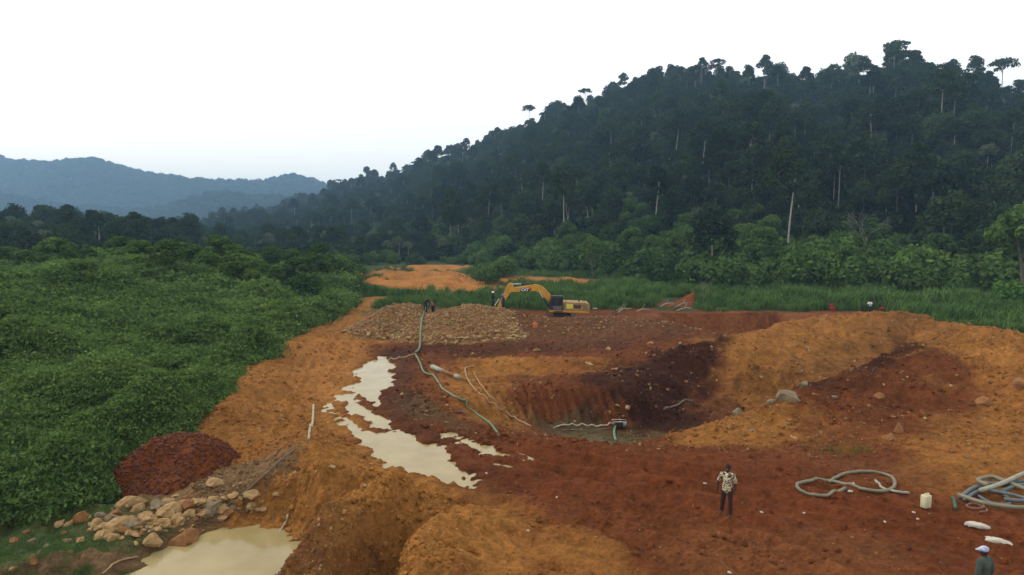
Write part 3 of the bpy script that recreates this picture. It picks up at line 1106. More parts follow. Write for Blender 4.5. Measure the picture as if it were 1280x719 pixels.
scatter('far_canopy', np.stack([xx, yy, H(xx, yy) - 1], 1), rg.uniform(.8, 1.4, n), rg.integers(0, 3, n), LOWC, 'hazy tree canopy of the ridge at the right edge')

def skyline(px, ytop, Y, pair, name, label, height, cat='tree', base=None, sxy=1.0):
    """a tree whose top shows at a photograph pixel, standing on the hill at distance Y"""
    p = P(px, ytop, Y)
    z = H1(p[0], p[1])
    hgt = max(p[2] - z, 4)
    s = hgt / height
    o = place(pair, name, label, cat, None, p[0], p[1], 1, z - .2)
    o.scale = (s * sxy, s * sxy, s)
    return o

# --- shrubs of the valley floor and forest edge
def shrub_zone(n, ufun, yfun, srange, cap, label, name, group, avoid=lambda x, y, u: x < -1e9, bright=.12):
    c = 0
    P_, S_, I_ = [], [], []
    for _ in range(n):
        u_, y_ = ufun(), yfun()
        y_ = y_(u_) if callable(y_) else y_
        x_ = (u_ - 640) / F * y_
        if avoid(x_, y_, u_):
            continue
        P_.append((y_, x_, u_))
    P_.sort()
    Q = np.array(P_)
    zz_ = H(Q[:, 1], Q[:, 0])
    for (y_, x_, u_), z_ in zip(P_, zz_):
        s_ = rg.uniform(*srange)
        b_ = rg.random() < bright
        if c < cap and -10 < u_ < 1290:
            c += 1
            pr = BRIGHT[int(rg.integers(2))] if b_ else SHRUBS[int(rg.integers(4))]
            wh = ', left of the track' if u_ < 420 else ', around the orange diggings' if u_ < 600 else ', behind the excavator' if u_ < 780 else ', behind the trench' if u_ < 980 else ', behind the seated people' if u_ < 1120 else ', near the right edge'
            place(pr, name, (('bright yellow-green ' if b_ else 'mid green ') + label + wh), 'shrub', group + (' (bright)' if b_ else ''), x_, y_, s_, z_ - .15)
        else:
            S_.append(s_)
            I_.append((x_, y_, z_ - .15))
    if I_:
        scatter(name + '_thicket', np.array(I_), S_, rg.integers(0, 4, len(S_)), SHJ, 'farther ' + label.replace('shrub', 'shrubs') + ' as one mass')

DIG = [gp(480, 352), gp(530, 345), gp(570, 345)]
def in_dig(x, y, u):
    if 440 < u < 600 and 88 < y < 185:
        return True
    if 630 < u < 716 and 100 < y < 138:
        return True
    rd, _ = seg_dist(np.array([x]), np.array([y]), [gp(470, 371), gp(432, 390), gp(415, 410), gp(400, 430)])
    return rd[0] < 4.2

shrub_zone(420, lambda: rg.uniform(60, 640), lambda: (lambda u_: rg.uniform(np.interp(u_, [0, 250, 400, 640], [95, 84, 80, 118]), 200)), (.6, 1.25), 150,
           'shrub on the valley floor', 'valley_shrub', 'shrubs on the valley floor', in_dig)
for i in range(70):
    y_ = float(rg.uniform(72, 140))
    u_ = float(rg.uniform(-5, 455))
    x_ = (u_ - 640) / F * y_
    if in_dig(x_, y_, u_) or thick_depth(np.array([x_]), np.array([y_]))[0] < 3:
        continue
    place(TREES['edge'][int(rg.integers(4))], 'bushy_tree', 'low bushy tree at the back of the vine slope, ' + side_place(u_), 'tree', 'bushy trees at the back of the vine slope', x_, y_, float(rg.uniform(.3, .62)), None, .8)
skyline(218, 326, 105, TREES['edge'][0], 'bushy_tree', 'yellow-green bushy tree standing out above the vine slope', 9)
shrub_zone(330, lambda: rg.uniform(560, 1380), lambda: (lambda u_: float(np.interp(u_, *U_BASE)) + rg.uniform(-5, 20)), (.55, 2.1), 150,
           'shrub along the edge of the hill forest', 'forest_edge_shrub', 'shrubs at the hill forest edge', in_dig, .06)

for i in range(46):
    u_ = float(rg.uniform(620, 1290))
    y_ = float(rg.uniform(80, np.interp(u_, *U_BASE)))
    x_ = (u_ - 640) / F * y_
    if in_dig(x_, y_, u_) or 560 < u_ < 745 and y_ < 84:
        continue
    place(SHRUBS[int(rg.integers(4))], 'grass_shrub', 'small shrub standing in the tall grass ' + ('behind the excavator' if u_ < 780 else 'behind the trench' if u_ < 980 else 'behind the seated people' if u_ < 1120 else 'near the right edge'), 'shrub', 'small shrubs in the tall grass', x_, y_, float(rg.uniform(.25, .6)))
# --- single trees that stand out
skyline(1123, 49, 322, TREES['umbrella'][0], 'umbrella_tree', 'tall flat-topped tree, highest on the skyline above the hill summit', 24, sxy=.8)
skyline(662, 131, 505, TREES['umbrella'][1], 'umbrella_tree', 'lone flat-topped tree on the skyline halfway down the ridge', 25, sxy=.7)
skyline(732, 110, 480, TREES['umbrella'][0], 'umbrella_tree', 'flat-topped tree on the skyline above the row of pale trunks', 24, sxy=.7)
skyline(1256, 72, 285, TREES['umbrella'][1], 'umbrella_tree', 'flat-topped tree on the skyline nearest the right edge', 25, sxy=.7)
skyline(1222, 82, 292, TREES['tall'][0], 'tall_tree', 'slim tree on the skyline left of the rightmost flat-topped tree', 25)
skyline(1038, 74, 340, TREES['broad'][1], 'broadleaf_tree', 'dark round tree on the skyline left of the summit', 19)
skyline(1066, 66, 342, TREES['pale'][0], 'pale_tree', 'open pale-leaved tree on the skyline just left of the summit', 16)
skyline(1150, 70, 318, TREES['broad'][2], 'broadleaf_tree', 'large dark tree crowning the hill summit', 21, sxy=1.2)
skyline(1180, 82, 316, TREES['broad'][0], 'broadleaf_tree', 'dark tree on the skyline just right of the summit', 17)
skyline(872, 80, 418, TREES['broad'][3], 'broadleaf_tree', 'dark tree on the rounded middle top of the ridge', 23)
skyline(820, 86, 440, TREES['tall'][1], 'tall_tree', 'tall tree on the skyline left of the rounded ridge top', 27)
skyline(765, 98, 470, TREES['broad'][1], 'broadleaf_tree', 'dense dark tree on the skyline above the pale trunks', 19)
skyline(690, 124, 500, TREES['broad'][0], 'broadleaf_tree', 'dark tree on the skyline right of the lone flat-topped tree', 17)
skyline(530, 196, 650, TREES['tall'][2], 'tall_tree', 'thin tree sticking up from the low left end of the ridge', 29, sxy=.8)
def over_canopy(px, py, clear):
    """distance at which the sight line through a pixel comes down to the treetops"""
    d = ray(px, py)
    q = _ts[_ts > 85]
    h = CAM_H + d[2] * q - H(d[0] * q, d[1] * q)
    k_ = np.argmax(h < clear)
    return float(d[1] * q[k_])
for px, py, pb, lb in ((993, 190, 222, 'bare pale tree with spreading branches in the middle of the hillside'),
                       (865, 228, 258, 'bare pale forked tree low on the hillside above the shrubs'),
                       (1086, 228, 262, 'bare brownish tree low on the hillside under the summit'),
                       (700, 180, 215, 'bare pale tree among the pale trunks below the ridge'),
                       (995, 92, 112, 'leafless branching tree in the notch of the skyline')):
    Y = over_canopy(px, pb, 11) if py > 100 else 366
    p = P(px, py, Y)
    z = H1(p[0], p[1])
    place((BARE[int(rg.integers(3))],), 'bare_tree', lb, 'tree', None, p[0], p[1], max(p[2] - z, 8) / 30, z - .2)
Y = over_canopy(897, 215, 12)
skyline(897, 178, Y, TREES['tall'][1], 'slender_tree', 'slender tree with a pale trunk standing clear on the dark hillside', 26, sxy=.9)
for px, py, lb in ((716, 150, 'first'), (732, 146, 'second'), (748, 152, 'third'), (703, 158, 'fourth')):
    Y = over_canopy(px, py + 45, 6)
    skyline(px, py, min(Y, 480), TREES['tall'][int(rg.integers(4))], 'tall_tree', lb + ' of the tall pale trunks in a row below the ridge', 27, sxy=.62)
skyline(742, 292, 130, TREES['edge'][1], 'forest_edge_tree', 'light green upright tree at the forest foot behind the digger', 10, sxy=.8)
skyline(1290, 225, 84, TREES['edge'][2], 'forest_edge_tree', 'large near tree with fresh green leaves at the right edge', 13)
p = P(1272, 300, 80)
place(BRIGHT[0], 'bright_shrub', 'bright green leafy shrub at the right edge under the hill', 'shrub', None, p[0], p[1], 1.15)
# forked dead trunk behind the trench
p = on(888, 387)
o = place((BARE[1],), 'dead_trunk', 'small white forked dead tree behind the trench', 'tree', None, p.x, p.y + 3, .17)

# ------------------------------------------------------------------ tall grass behind the pit
def grass_clump(seed, n, hgt, spread, mat):
    r3 = np.random.default_rng(seed)
    V, Fc, T = [], [], []
    for i in range(n):
        b = np.array([*(r3.normal(size=2) * spread), -.05])
        a = r3.random() * 6.283
        d = np.array([math.cos(a), math.sin(a), 0])
        s = np.array([-d[1], d[0], 0]) * hgt * .022
        h_ = hgt * r3.uniform(.5, 1.1)
        m = b + np.array([0, 0, h_ * .6]) + d * h_ * .12
        e = b + np.array([0, 0, h_ * .9]) + d * h_ * .45
        o_ = len(V)
        V += [b - s, b + s, m + s, m - s, e + s * .1, e - s * .1]
        Fc += [(o_, o_ + 1, o_ + 2, o_ + 3), (o_ + 3, o_ + 2, o_ + 4, o_ + 5)]
        T += [r3.random()] * 6
    m = mesh_np('grass_clump', np.array(V), Fc, [mat])
    attr(m, 'tint', 'FLOAT', T)
    return m

GR = [grass_clump(300 + i, 46, 1.35, .38, LEAF_GRASS) for i in range(4)]
n = 19000
yy = rows(54, 150, 4000)[rg.integers(0, 4000, n)]
uu = rg.uniform(425, 1480, n)
xx = (uu - 640) / F * yy
base = np.interp(uu, *U_BASE)
fn = fbm(xx / 6, yy / 6, 3)
k = (yy < base + 4) & ((yy > 76) | (uu > 1120))
k &= ~((xx > 14) & (yy < np.interp(uu, [830, 1110, 1180, 1300], [78, 77, 64, 55]) + fn * 2.5)) & ~((uu > 560) & (uu < 830) & (yy < 80 + fn * 3))
k &= ~((uu > 820) & (uu < 870) & (yy < 92))
k &= (uu > 600) | (yy > 80)
dig = np.zeros(n, bool)
for c, *_ in HEAPS[12:17]:
    d, _ = seg_dist(xx, yy, c)
    dig |= d < 7.5 + fn * 2
d, _ = seg_dist(xx, yy, [gp(500, 350), gp(545, 362), gp(560, 345)])
dig |= d < 5 + fn * 3
d, _ = seg_dist(xx, yy, [gp(470, 371), gp(432, 390), gp(400, 430)])
k &= ~dig & (d > 2.4)
scatter('tall_grass', np.stack([xx, yy, H(xx, yy)], 1)[k], (rg.uniform(.55, 1.2, n) * np.clip(.95 + fn * .9, .35, 1.7) * np.where(uu > 960, 1.2, .85))[k], rg.integers(0, 4, n)[k], GR, 'green tall grass on the flat behind the diggings', .1)

# grass at the lower left bank
GR2 = [grass_clump(330 + i, 40, .16, .12, LEAF_GRASS) for i in range(3)]
pp = []
for _ in range(1500):
    a, b = rg.uniform(-60, 220), rg.uniform(612, 760)
    x_, y_ = gp(a, b, -.5)
    if (a < 120 and noise(np.array([x_ / 1.1]), np.array([y_ / 1.1]))[0] > -.05) or noise(np.array([x_ / .7 + 9]), np.array([y_ / .7]))[0] > .25:
        if math.hypot((x_ - POND_C[0]) / 2.2, (y_ - POND_C[1]) / 2.9) > 1.05:
            pp.append((x_, y_))
pp = np.array(pp)
scatter('bank_grass', np.stack([pp[:, 0], pp[:, 1], H(pp[:, 0], pp[:, 1])], 1), rg.uniform(.6, 1.4, len(pp)), rg.integers(0, 3, len(pp)), GR2, 'short green grass on the stony bank', .15)

# ------------------------------------------------------------------ creeper over the slope at the left
def vine_clump(seed, n, r, size):
    r3 = np.random.default_rng(seed)
    v, f, tt = leaf_cloud(r3, [(0, 0, .05)] + [(*(r3.normal(size=2) * r * .5), .1 * r3.random()) for _ in range(4)], [r] + [r * .55] * 4, n, size, .55, .7, .3)
    m = mesh_np('vine_clump', v, f, [LEAF_VINE])
    attr(m, 'tint', 'FLOAT', tt)
    return m

VC = [vine_clump(400 + i, 150, .62, .085) for i in range(4)]
n = 60000
yy = rows(20, 135, 5000)[rg.integers(0, 5000, n)]
uu = rg.uniform(-280, 500, n)
xx = (uu - 640) / F * yy
td = thick_depth(xx, yy)
k = (td > .15) & (rg.random(n) < np.clip(yy / 38, .3, 1))
xx, yy, td = xx[k], yy[k], td[k]
sv = rg.uniform(.7, 1.25, len(xx)) * np.clip(yy / 36, .85, 3.0)
scatter('creeper', np.stack([xx, yy, H(xx, yy) + .05 * sv], 1), sv, rg.integers(0, 4, len(xx)), VC, 'green creeping vines smothering the left slope', .35)

# ------------------------------------------------------------------ stones
def rock_mesh(seed, sub, mat, sq=(1, 1, .7), rough=.22, smooth=False):
    r3 = np.random.default_rng(seed)
    bm = bmesh.new()
    bmesh.ops.create_icosphere(bm, subdivisions=sub, radius=1)
    ph = r3.random(3) * 10
    cuts = [(Vector(r3.normal(size=3)).normalized(), r3.uniform(.42, .8)) for _ in range(9)]
    for v in bm.verts:
        c = v.co.copy()
        for nrm, dd in cuts:
            q = c.dot(nrm)
            if q > dd:
                c -= nrm * (q - dd) * .9
        c *= 1 + rough * (noise(np.array([c.x * 1.7 + ph[0] + c.z]), np.array([c.y * 1.7 + ph[1] - c.z]))[0])
        v.co = Vector((c.x * sq[0], c.y * sq[1], c.z * sq[2]))
    return bm_mesh('rock', bm, mat, smooth)

PEB = [rock_mesh(500 + i, 1, m, (1, .8, .7)) for i, m in enumerate((STONE, STONE, STONE_O, STONE_G))]
CLODS = [rock_mesh(510 + i, 1, CLOD, (1, .9, .7)) for i in range(3)]

def surf(px, py, n, sx, sy, z=0.0):
    """n random ground points round a photograph pixel"""
    a = rg.normal(size=n) * sx + px
    b = rg.normal(size=n) * sy + py
    q = np.array([gp(i, j, z) for i, j in zip(a, np.maximum(b, 385))])
    return q

# pebbles and clods strewn over the diggings
def muddy_stone(name, stone, bare):
    """most pebbles are caked with the soil they lie in, a few are clean"""
    m, n_, out = new_mat(name)
    p_ = n_.nodes.new('ShaderNodeBsdfPrincipled')
    at = n_.nodes.new('ShaderNodeAttribute')
    at.attribute_type = 'INSTANCER'
    at.attribute_name = 'under'
    oi = n_.nodes.new('ShaderNodeObjectInfo')
    mr = n_.nodes.new('ShaderNodeMapRange')
    mr.inputs['From Min'].default_value = bare - .25
    mr.inputs['From Max'].default_value = 1.0
    mr.inputs['To Min'].default_value = .12
    mr.inputs['To Max'].default_value = .95
    n_.links.new(oi.outputs['Random'], mr.inputs[0])
    mx = n_.nodes.new('ShaderNodeMix')
    mx.data_type = 'RGBA'
    mx.inputs[7].default_value = (*stone, 1)
    n_.links.new(mr.outputs[0], mx.inputs[0])
    n_.links.new(at.outputs['Color'], mx.inputs[6])
    n_.links.new(mx.outputs[2], p_.inputs['Base Color'])
    p_.inputs['Roughness'].default_value = .95
    p_.inputs['Specular IOR Level'].default_value = .05
    n_.links.new(p_.outputs[0], out.inputs[0])
    return m
_ms = [muddy_stone('muddy_pebble', (.36, .24, .12), .85), muddy_stone('muddy_brown_pebble', (.22, .12, .05), .7)]
PEBG = [rock_mesh(550 + i, 1, _ms[i % 2], (1, .8, .7)) for i in range(4)]
n = 62000
yy = rows(16, 76, 5000)[rg.integers(0, 5000, n)]
uu = rg.uniform(230, 1420, n)
xx = (uu - 640) / F * yy
cl = fbm(xx / 3, yy / 3, 3)
flat_zone = sst(8.0, 5, np.abs(yy - 21)) * sst(-3.5, -1, xx)
pr = np.clip(.42 + 1.0 * cl, .05, 1) * (1 - .93 * flat_zone)
k = (thick_depth(xx, yy) < -.3) & (rg.random(n) < pr)
dch, _ = seg_dist(xx, yy, CHAN)
k &= dch > 1.9
k &= np.hypot((xx - POND_C[0]) / 2.1, (yy - POND_C[1]) / 2.75) > 1.1
xx, yy = xx[k], yy[k]
sv = .022 + .085 * rg.random(len(xx)) ** 6 * np.clip(yy / 25, .8, 2) + .0006 * yy
og = scatter('gravel', np.stack([xx, yy, H(xx, yy) + .2 * sv], 1), sv, rg.integers(0, 4, len(xx)), PEBG, 'small pale stones strewn over the mined ground', .6)
attr(og.data, 'under', 'FLOAT_COLOR', soil_colour(xx, yy, yy * 0))
n = 30000
yy = rows(16, 76, 5000)[rg.integers(0, 5000, n)]
uu = rg.uniform(230, 1420, n)
xx = (uu - 640) / F * yy
cl = fbm(xx / 2.2 + 50, yy / 2.2, 3)
flat_zone = sst(8.0, 5, np.abs(yy - 21)) * sst(-3.5, -1, xx)
k = (thick_depth(xx, yy) < 0) & (rg.random(n) < np.clip(.35 + 1.1 * cl, .05, 1) * (1 - .92 * flat_zone))
dch, _ = seg_dist(xx, yy, CHAN)
k &= dch > 1.9
k &= np.hypot((xx - POND_C[0]) / 2.1, (yy - POND_C[1]) / 2.75) > 1.1
xx, yy = xx[k], yy[k]
sv = .05 + .14 * rg.random(len(xx)) ** 3
_sc = soil_colour(xx, yy, yy * 0)
o = scatter('soil_clods', np.stack([xx, yy, H(xx, yy) + .1 * sv], 1), sv, rg.integers(0, 3, len(xx)), CLODS, 'lumps of red soil over the mined ground', .6)
_sc[:, :3] *= rg.uniform(.75, 1.3, (len(_sc), 1))
attr(o.data, 'under', 'FLOAT_COLOR', _sc)
# clods take the colour of the soil they lie on
def soil_clod_mat():
    m, n_, out = new_mat('clod_soil')
    p_ = n_.nodes.new('ShaderNodeBsdfPrincipled')
    at = n_.nodes.new('ShaderNodeAttribute')
    at.attribute_type = 'INSTANCER'
    at.attribute_name = 'under'
    n_.links.new(at.outputs['Color'], p_.inputs['Base Color'])
    p_.inputs['Roughness'].default_value = .95
    p_.inputs['Specular IOR Level'].default_value = .04
    n_.links.new(p_.outputs[0], out.inputs[0])
    return m
_cm = soil_clod_mat()
for m in CLODS:
    m.materials[0] = _cm

# larger rocks, one by one
ROCKS = {'tan': [rock_mesh(520 + i, 2, STONE, (1, .75 + .05 * i, .42 + .1 * (i % 3)), .4) for i in range(5)],
         'orange': [rock_mesh(530 + i, 2, STONE_O, (1, .85, .65)) for i in range(2)],
         'grey': [rock_mesh(540 + i, 2, STONE_G, (1, .85, .75)) for i in range(3)]}

def rock(px, py, wpx, colour, label, group=None, name='rock', tall=1.0):
    p = on(px, py)
    s = wpx / F * p.length / 2
    me_ = random.choice(ROCKS[colour])
    o_ = link(name, me_, loc=(p.x, p.y, p.z + .02 * s), rot=(random.uniform(-.2, .2), random.uniform(-.2, .2), random.uniform(0, 6.28)), scale=(s, s, s * tall), label=label, category='rock')
    if group:
        o_['group'] = group
    return o_

rock(162, 630, 34, 'tan', 'pointed pale rock on the green bank in front of the red soil heap')
rock(103, 648, 24, 'orange', 'orange rounded rock on the bank, leftmost of the big ones')
rock(88, 654, 18, 'tan', 'pale rock touching the orange rounded rock')
rock(268, 604, 26, 'tan', 'rounded rock at the right foot of the red soil heap')
rock(232, 676, 46, 'orange', 'broad ochre rock at the edge of the pond', tall=.8)
rock(190, 676, 24, 'tan', 'upright pale rock at the pond corner', tall=1.3)
rock(216, 637, 34, 'tan', 'wide pale rock in the middle of the stone bank')
rock(150, 655, 40, 'tan', 'long flat rock beside the green patch of the bank', tall=.7)
rock(185, 650, 26, 'tan', 'squarish pale rock between the two flat ones on the bank')
for i in range(210):
    t_ = random.random()
    a, b = 135 + 165 * t_ + random.gauss(0, 18), 664 - 42 * t_ + random.gauss(0, 12)
    q = gp(a, b, -.5)
    if b < 616 or math.hypot((q[0] - POND_C[0]) / 2.45, (q[1] - POND_C[1]) / 2.9) < 1.08:
        continue
    ck = random.choice(('tan', 'tan', 'tan', 'tan', 'grey', 'orange'))
    wk = random.choice((7, 8, 9, 10, 12, 14, 17, 20, 24))
    rock(a, b, wk, ck, ('small ' if wk < 11 else 'medium ' if wk < 18 else 'large ') + {'tan': 'pale tan', 'grey': 'grey-brown', 'orange': 'orange-brown'}[ck] + ' broken stone on the bank ' + ('beside the green patch' if a < 170 else 'in front of the red soil heap' if a < 235 else 'nearest the ochre slope'), 'stones on the bank above the pond', 'stone')
for i in range(16):
    rock(random.uniform(10, 130), random.uniform(655, 712), random.choice((6, 8, 10, 12)), random.choice(('tan', 'orange', 'grey')), 'small stone half sunk in the grass of the lower left bank', 'stones in the bank grass', 'stone')
rock(985, 498, 30, 'grey', 'large grey boulder at the back of the pit', tall=1.1, name='boulder')
rock(965, 503, 16, 'grey', 'grey boulder left of the large one in the pit', name='boulder')
rock(1006, 482, 18, 'grey', 'weathered block above the large grey boulder in the pit', name='boulder')
rock(921, 517, 15, 'grey', 'pale rounded boulder on the near lip of the pit', name='boulder', tall=1.6)
rock(1124, 540, 15, 'orange', 'upright orange slab on the red spoil slope', name='slab', tall=2.2)
rock(1112, 549, 22, 'orange', 'reddish block in front of the upright orange slab')
rock(993, 548, 12, 'tan', 'pale lump on the ochre tongue beside the pit')
rock(1098, 497, 18, 'orange', 'flat reddish rock high on the dark spoil slope')
rock(1282, 482, 26, 'orange', 'red rock on the spoil heap at the right edge')
rock(1230, 505, 24, 'orange', 'ochre lump on the right spoil heap')
rock(115 + 300, 583, 14, 'tan', 'pale stone on the crest of the ochre humps')
for a, b, s_ in ((760, 437, 12), (672, 438, 10), (812, 430, 11), (736, 455, 12), (770, 462, 8), (772, 507, 10), (784, 510, 12), (762, 515, 9), (718, 527, 7)):
    rock(a, b, s_, 'tan', 'pale stone lying on the terrace or wall of the pit', 'pale stones round the pit', 'stone')
for i in range(26):
    a, b = random.uniform(900, 1270), random.uniform(440, 575)
    rock(a, b, random.choice((4, 5, 6, 7, 9)), random.choice(('orange', 'orange', 'grey')), 'loose stone on the right-hand spoil slopes', 'stones on the right spoil slopes', 'stone')
for i in range(34):
    a, b = random.uniform(300, 470), random.uniform(500, 640)
    rock(a, b, random.choice((4, 5, 6, 7, 9)), random.choice(('orange', 'tan')), 'loose stone on the ochre bank left of the water', 'stones on the ochre bank', 'stone')

# ------------------------------------------------------------------ heaps
HEAPFN = []
def heap(name, label, crest_pts, slope, k, mat_col, stone_meshes, n_stones, s_lo, s_hi, big=0, grain=.12, margin=9):
    cr = [np.array(p) for p in crest_pts]
    def fn(x, y):
        x, y = np.asarray(x, float), np.asarray(y, float)
        wx_ = x + fbm(x / 2, y / 2, 2) * .4
        wy_ = y + fbm(x / 2 + 9, y / 2, 2) * .4
        d_, pp_ = seg_dist(wx_, wy_, cr)
        cz = np.interp(pp_, range(len(cr)), [p[2] for p in cr])
        return cz - slope * (np.sqrt(d_ * d_ + k * k) - k) + fbm(x / .6, y / .6, 2) * grain
    HEAPFN.append(fn)
    x0, x1 = min(p[0] for p in cr) - margin, max(p[0] for p in cr) + margin
    y0, y1 = min(p[1] for p in cr) - margin, max(p[1] for p in cr) + margin
    nx, ny = 90, 90
    X, Y = np.meshgrid(np.linspace(x0, x1, nx), np.linspace(y0, y1, ny))
    G = H(X.ravel(), Y.ravel()).reshape(X.shape)
    Z = fn(X, Y)
    keep = Z > G - .25
    c = np.array([np.mean([p[0] for p in cr]), np.mean([p[1] for p in cr]), 0])
    c[2] = H1(c[0], c[1])
    V = np.stack([X, Y, Z], -1).reshape(-1, 3) - c
    i_ = np.arange(nx * ny).reshape(ny, nx)
    f_ = np.stack([i_[:-1, :-1], i_[:-1, 1:], i_[1:, 1:], i_[1:, :-1]], -1).reshape(-1, 4)
    kk = keep.ravel()[f_].any(1)
    f_ = f_[kk]
    un, inv = np.unique(f_, return_inverse=True)
    me_ = mesh_np('mound', V[un], inv.reshape(-1, 4), [SOIL], smooth=True)
    attr(me_, 'soil', 'FLOAT_COLOR', np.tile((*mat_col, .1), (len(un), 1)))
    root = bpy.data.objects.new(name, None)
    COL.objects.link(root)
    root.location = c
    root['label'], root['category'] = label, 'heap'
    link('mound', me_, root)
    q = rg.uniform(0, 1, (n_stones * 6, 2))
    qx, qy = x0 + q[:, 0] * (x1 - x0), y0 + q[:, 1] * (y1 - y0)
    qz = fn(qx, qy)
    kp = np.where(qz > H(qx, qy) - .02)[0][:n_stones]
    st = scatter('loose_stones', np.stack([qx[kp], qy[kp], qz[kp]], 1) - c, s_lo + (s_hi - s_lo) * rg.random(len(kp)) ** 2, rg.integers(0, len(stone_meshes), len(kp)), stone_meshes, 'stones covering the heap', .7)
    st.parent = root
    # the larger stones at the foot, one by one
    cnt_, j = 0, 0
    qz2 = H(qx, qy)
    for j in range(len(qx)):
        if cnt_ >= big:
            break
        if 0 < qz[j] - qz2[j] < .6 and qy[j] < c[1]:
            cnt_ += 1
            s_ = rg.uniform(.22, .42)
            link('stone', ROCKS['tan'][j % 5], root, loc=Vector((qx[j], qy[j], qz[j] + .05)) - Vector(c), rot=(rg.normal() * .3, rg.normal() * .3, rg.random() * 6), scale=s_)
    return root

CLR = [rock_mesh(515 + i, 1, CLOD, (1, .9, .75)) for i in range(3)]
GRAVEL_COL = (.15, .075, .028)
heap('gravel_heap', 'left heap of ochre gravel beside the track', crest((496, 380, 62), (512, 380, 62)), .62, .7, GRAVEL_COL, PEB, 3600, .07, .24, 22)
heap('gravel_heap', 'right, larger heap of ochre gravel under the digger arm', crest((566, 386, 60), (592, 381, 61), (622, 386, 63)), .42, .9, GRAVEL_COL, PEB, 5200, .07, .24, 46)
heap('rubble_heap', 'low brown stony bank in front of the digger', crest((632, 389, 63), (690, 398, 63), (745, 396, 64), (810, 399, 64)), .26, .8, (.095, .043, .018), [PEB[2], PEB[3], *CLR[:2], PEB[0]], 2600, .06, .2, 0)
c_ = gp(205, 606, -.4)
heap('soil_heap', 'rounded heap of crumbly red soil at the foot of the vines', [np.array((c_[0] - .6, c_[1] + 1.4, 1.1)), np.array((c_[0] + .5, c_[1] + 1.4, 1.1))], 1.35, 1.5, (.125, .037, .0105), CLR, 2600, .03, .15, 0, .09, 4)

def ztop(x, y):
    return max([H1(x, y)] + [float(f(np.array([x]), np.array([y]))[0]) for f in HEAPFN])

# ------------------------------------------------------------------ digger
YEL = simple('yellow_paint', (.62, .30, .02), .45, var=.3, scale=3, spec=.4, col2=(.42, .20, .02))
BLK = simple('dark_steel', (.035, .033, .03), .5, var=.4, scale=4)
GLASS = simple('cab_glass', (.02, .025, .03), .08, var=.1, spec=.6)
STEEL = simple('cylinder_rod', (.55, .54, .5), .25, metal=.9, var=.1)
TRACKM = simple('muddy_track', (.16, .085, .045), .9, var=.5, scale=5)
PALEY = simple('faded_panel', (.66, .58, .10), .5, var=.2)
WHITE = simple('white_paint', (.75, .73, .68), .5, var=.1)
REDP = simple('red_paint', (.45, .06, .02), .5, var=.1)

dx0 = P(701, 400, 74.0)
dig_ = bpy.data.objects.new('excavator', None)
COL.objects.link(dig_)
dig_.location = (dx0[0], 74.0, H1(dx0[0], 74.0) - .05)
dig_.rotation_euler = (0, R(-1.5), R(180))
dig_['label'], dig_['category'] = 'yellow tracked excavator with its arm reaching over the gravel heap', 'excavator'
# local axes: +x to the boom, z up; rotated so that +x is the picture's left and -y its far side

def part(nm, fn, mat, parent=dig_, smooth=False):
    bm = bmesh.new()
    fn(bm)
    return link(nm, bm_mesh(nm, bm, mat, smooth), parent)

# tracks run along y (the upper body is swung a quarter turn)
SHOE = None
for sx in (-1.3, 1.3):
    prof = []
    L, Rr = 1.75, .42
    for a in np.linspace(-90, 90, 9):
        prof.append((L - .4 + Rr * math.cos(R(a)), .45 + Rr * math.sin(R(a))))
    for a in np.linspace(90, 270, 9):
        prof.append((-L + .4 + Rr * math.cos(R(a)), .45 + Rr * math.sin(R(a))))
    bm = bmesh.new()
    add_prism(bm, prof, -.24, .24)
    bmesh.ops.rotate(bm, verts=bm.verts, cent=(0, 0, 0), matrix=Matrix.Rotation(R(90), 3, 'Z'))
    bmesh.ops.translate(bm, verts=bm.verts, vec=(sx, 0, 0))
    tk = link('track', bm_mesh('track', bm, BLK), dig_)
    # shoes
    per = []
    for i in range(len(prof)):
        a, b = Vector((0, prof[i][0], prof[i][1])), Vector((0, *prof[(i + 1) % len(prof)]))
        per.append((a, b))
    tot = sum((b - a).length for a, b in per)
    ns = 36
    if SHOE is None:
        sb = bmesh.new()
        add_box(sb, (0, 0, .02), (.6, .17, .04))
        add_box(sb, (0, 0, .055), (.6, .03, .04))
        SHOE = bm_mesh('track_shoe', sb, TRACKM)
    for j in range(ns):
        s_ = tot * j / ns
        for a, b in per:
            l_ = (b - a).length
            if s_ <= l_ and l_ > 0:
                p_ = a.lerp(b, s_ / l_)
                dr = (b - a).normalized()
                ang = math.atan2(dr.z, dr.y)
                link('track_shoe', SHOE, tk, loc=(sx, p_.y, p_.z), rot=(ang + math.pi, 0, 0))
                break
            s_ -= l_
    for yy_ in (-1.35, 1.35):
        part('sprocket', lambda bm: add_cyl(bm, (sx - .27, yy_, .45), (sx + .27, yy_, .45), .3, n=14), BLK, tk)
part('undercarriage', lambda bm: (add_box(bm, (0, 0, .6), (2.2, 1.5, .45), bevel=.06), add_cyl(bm, (0, 0, .7), (0, 0, 1.0), .65, n=20)), BLK)
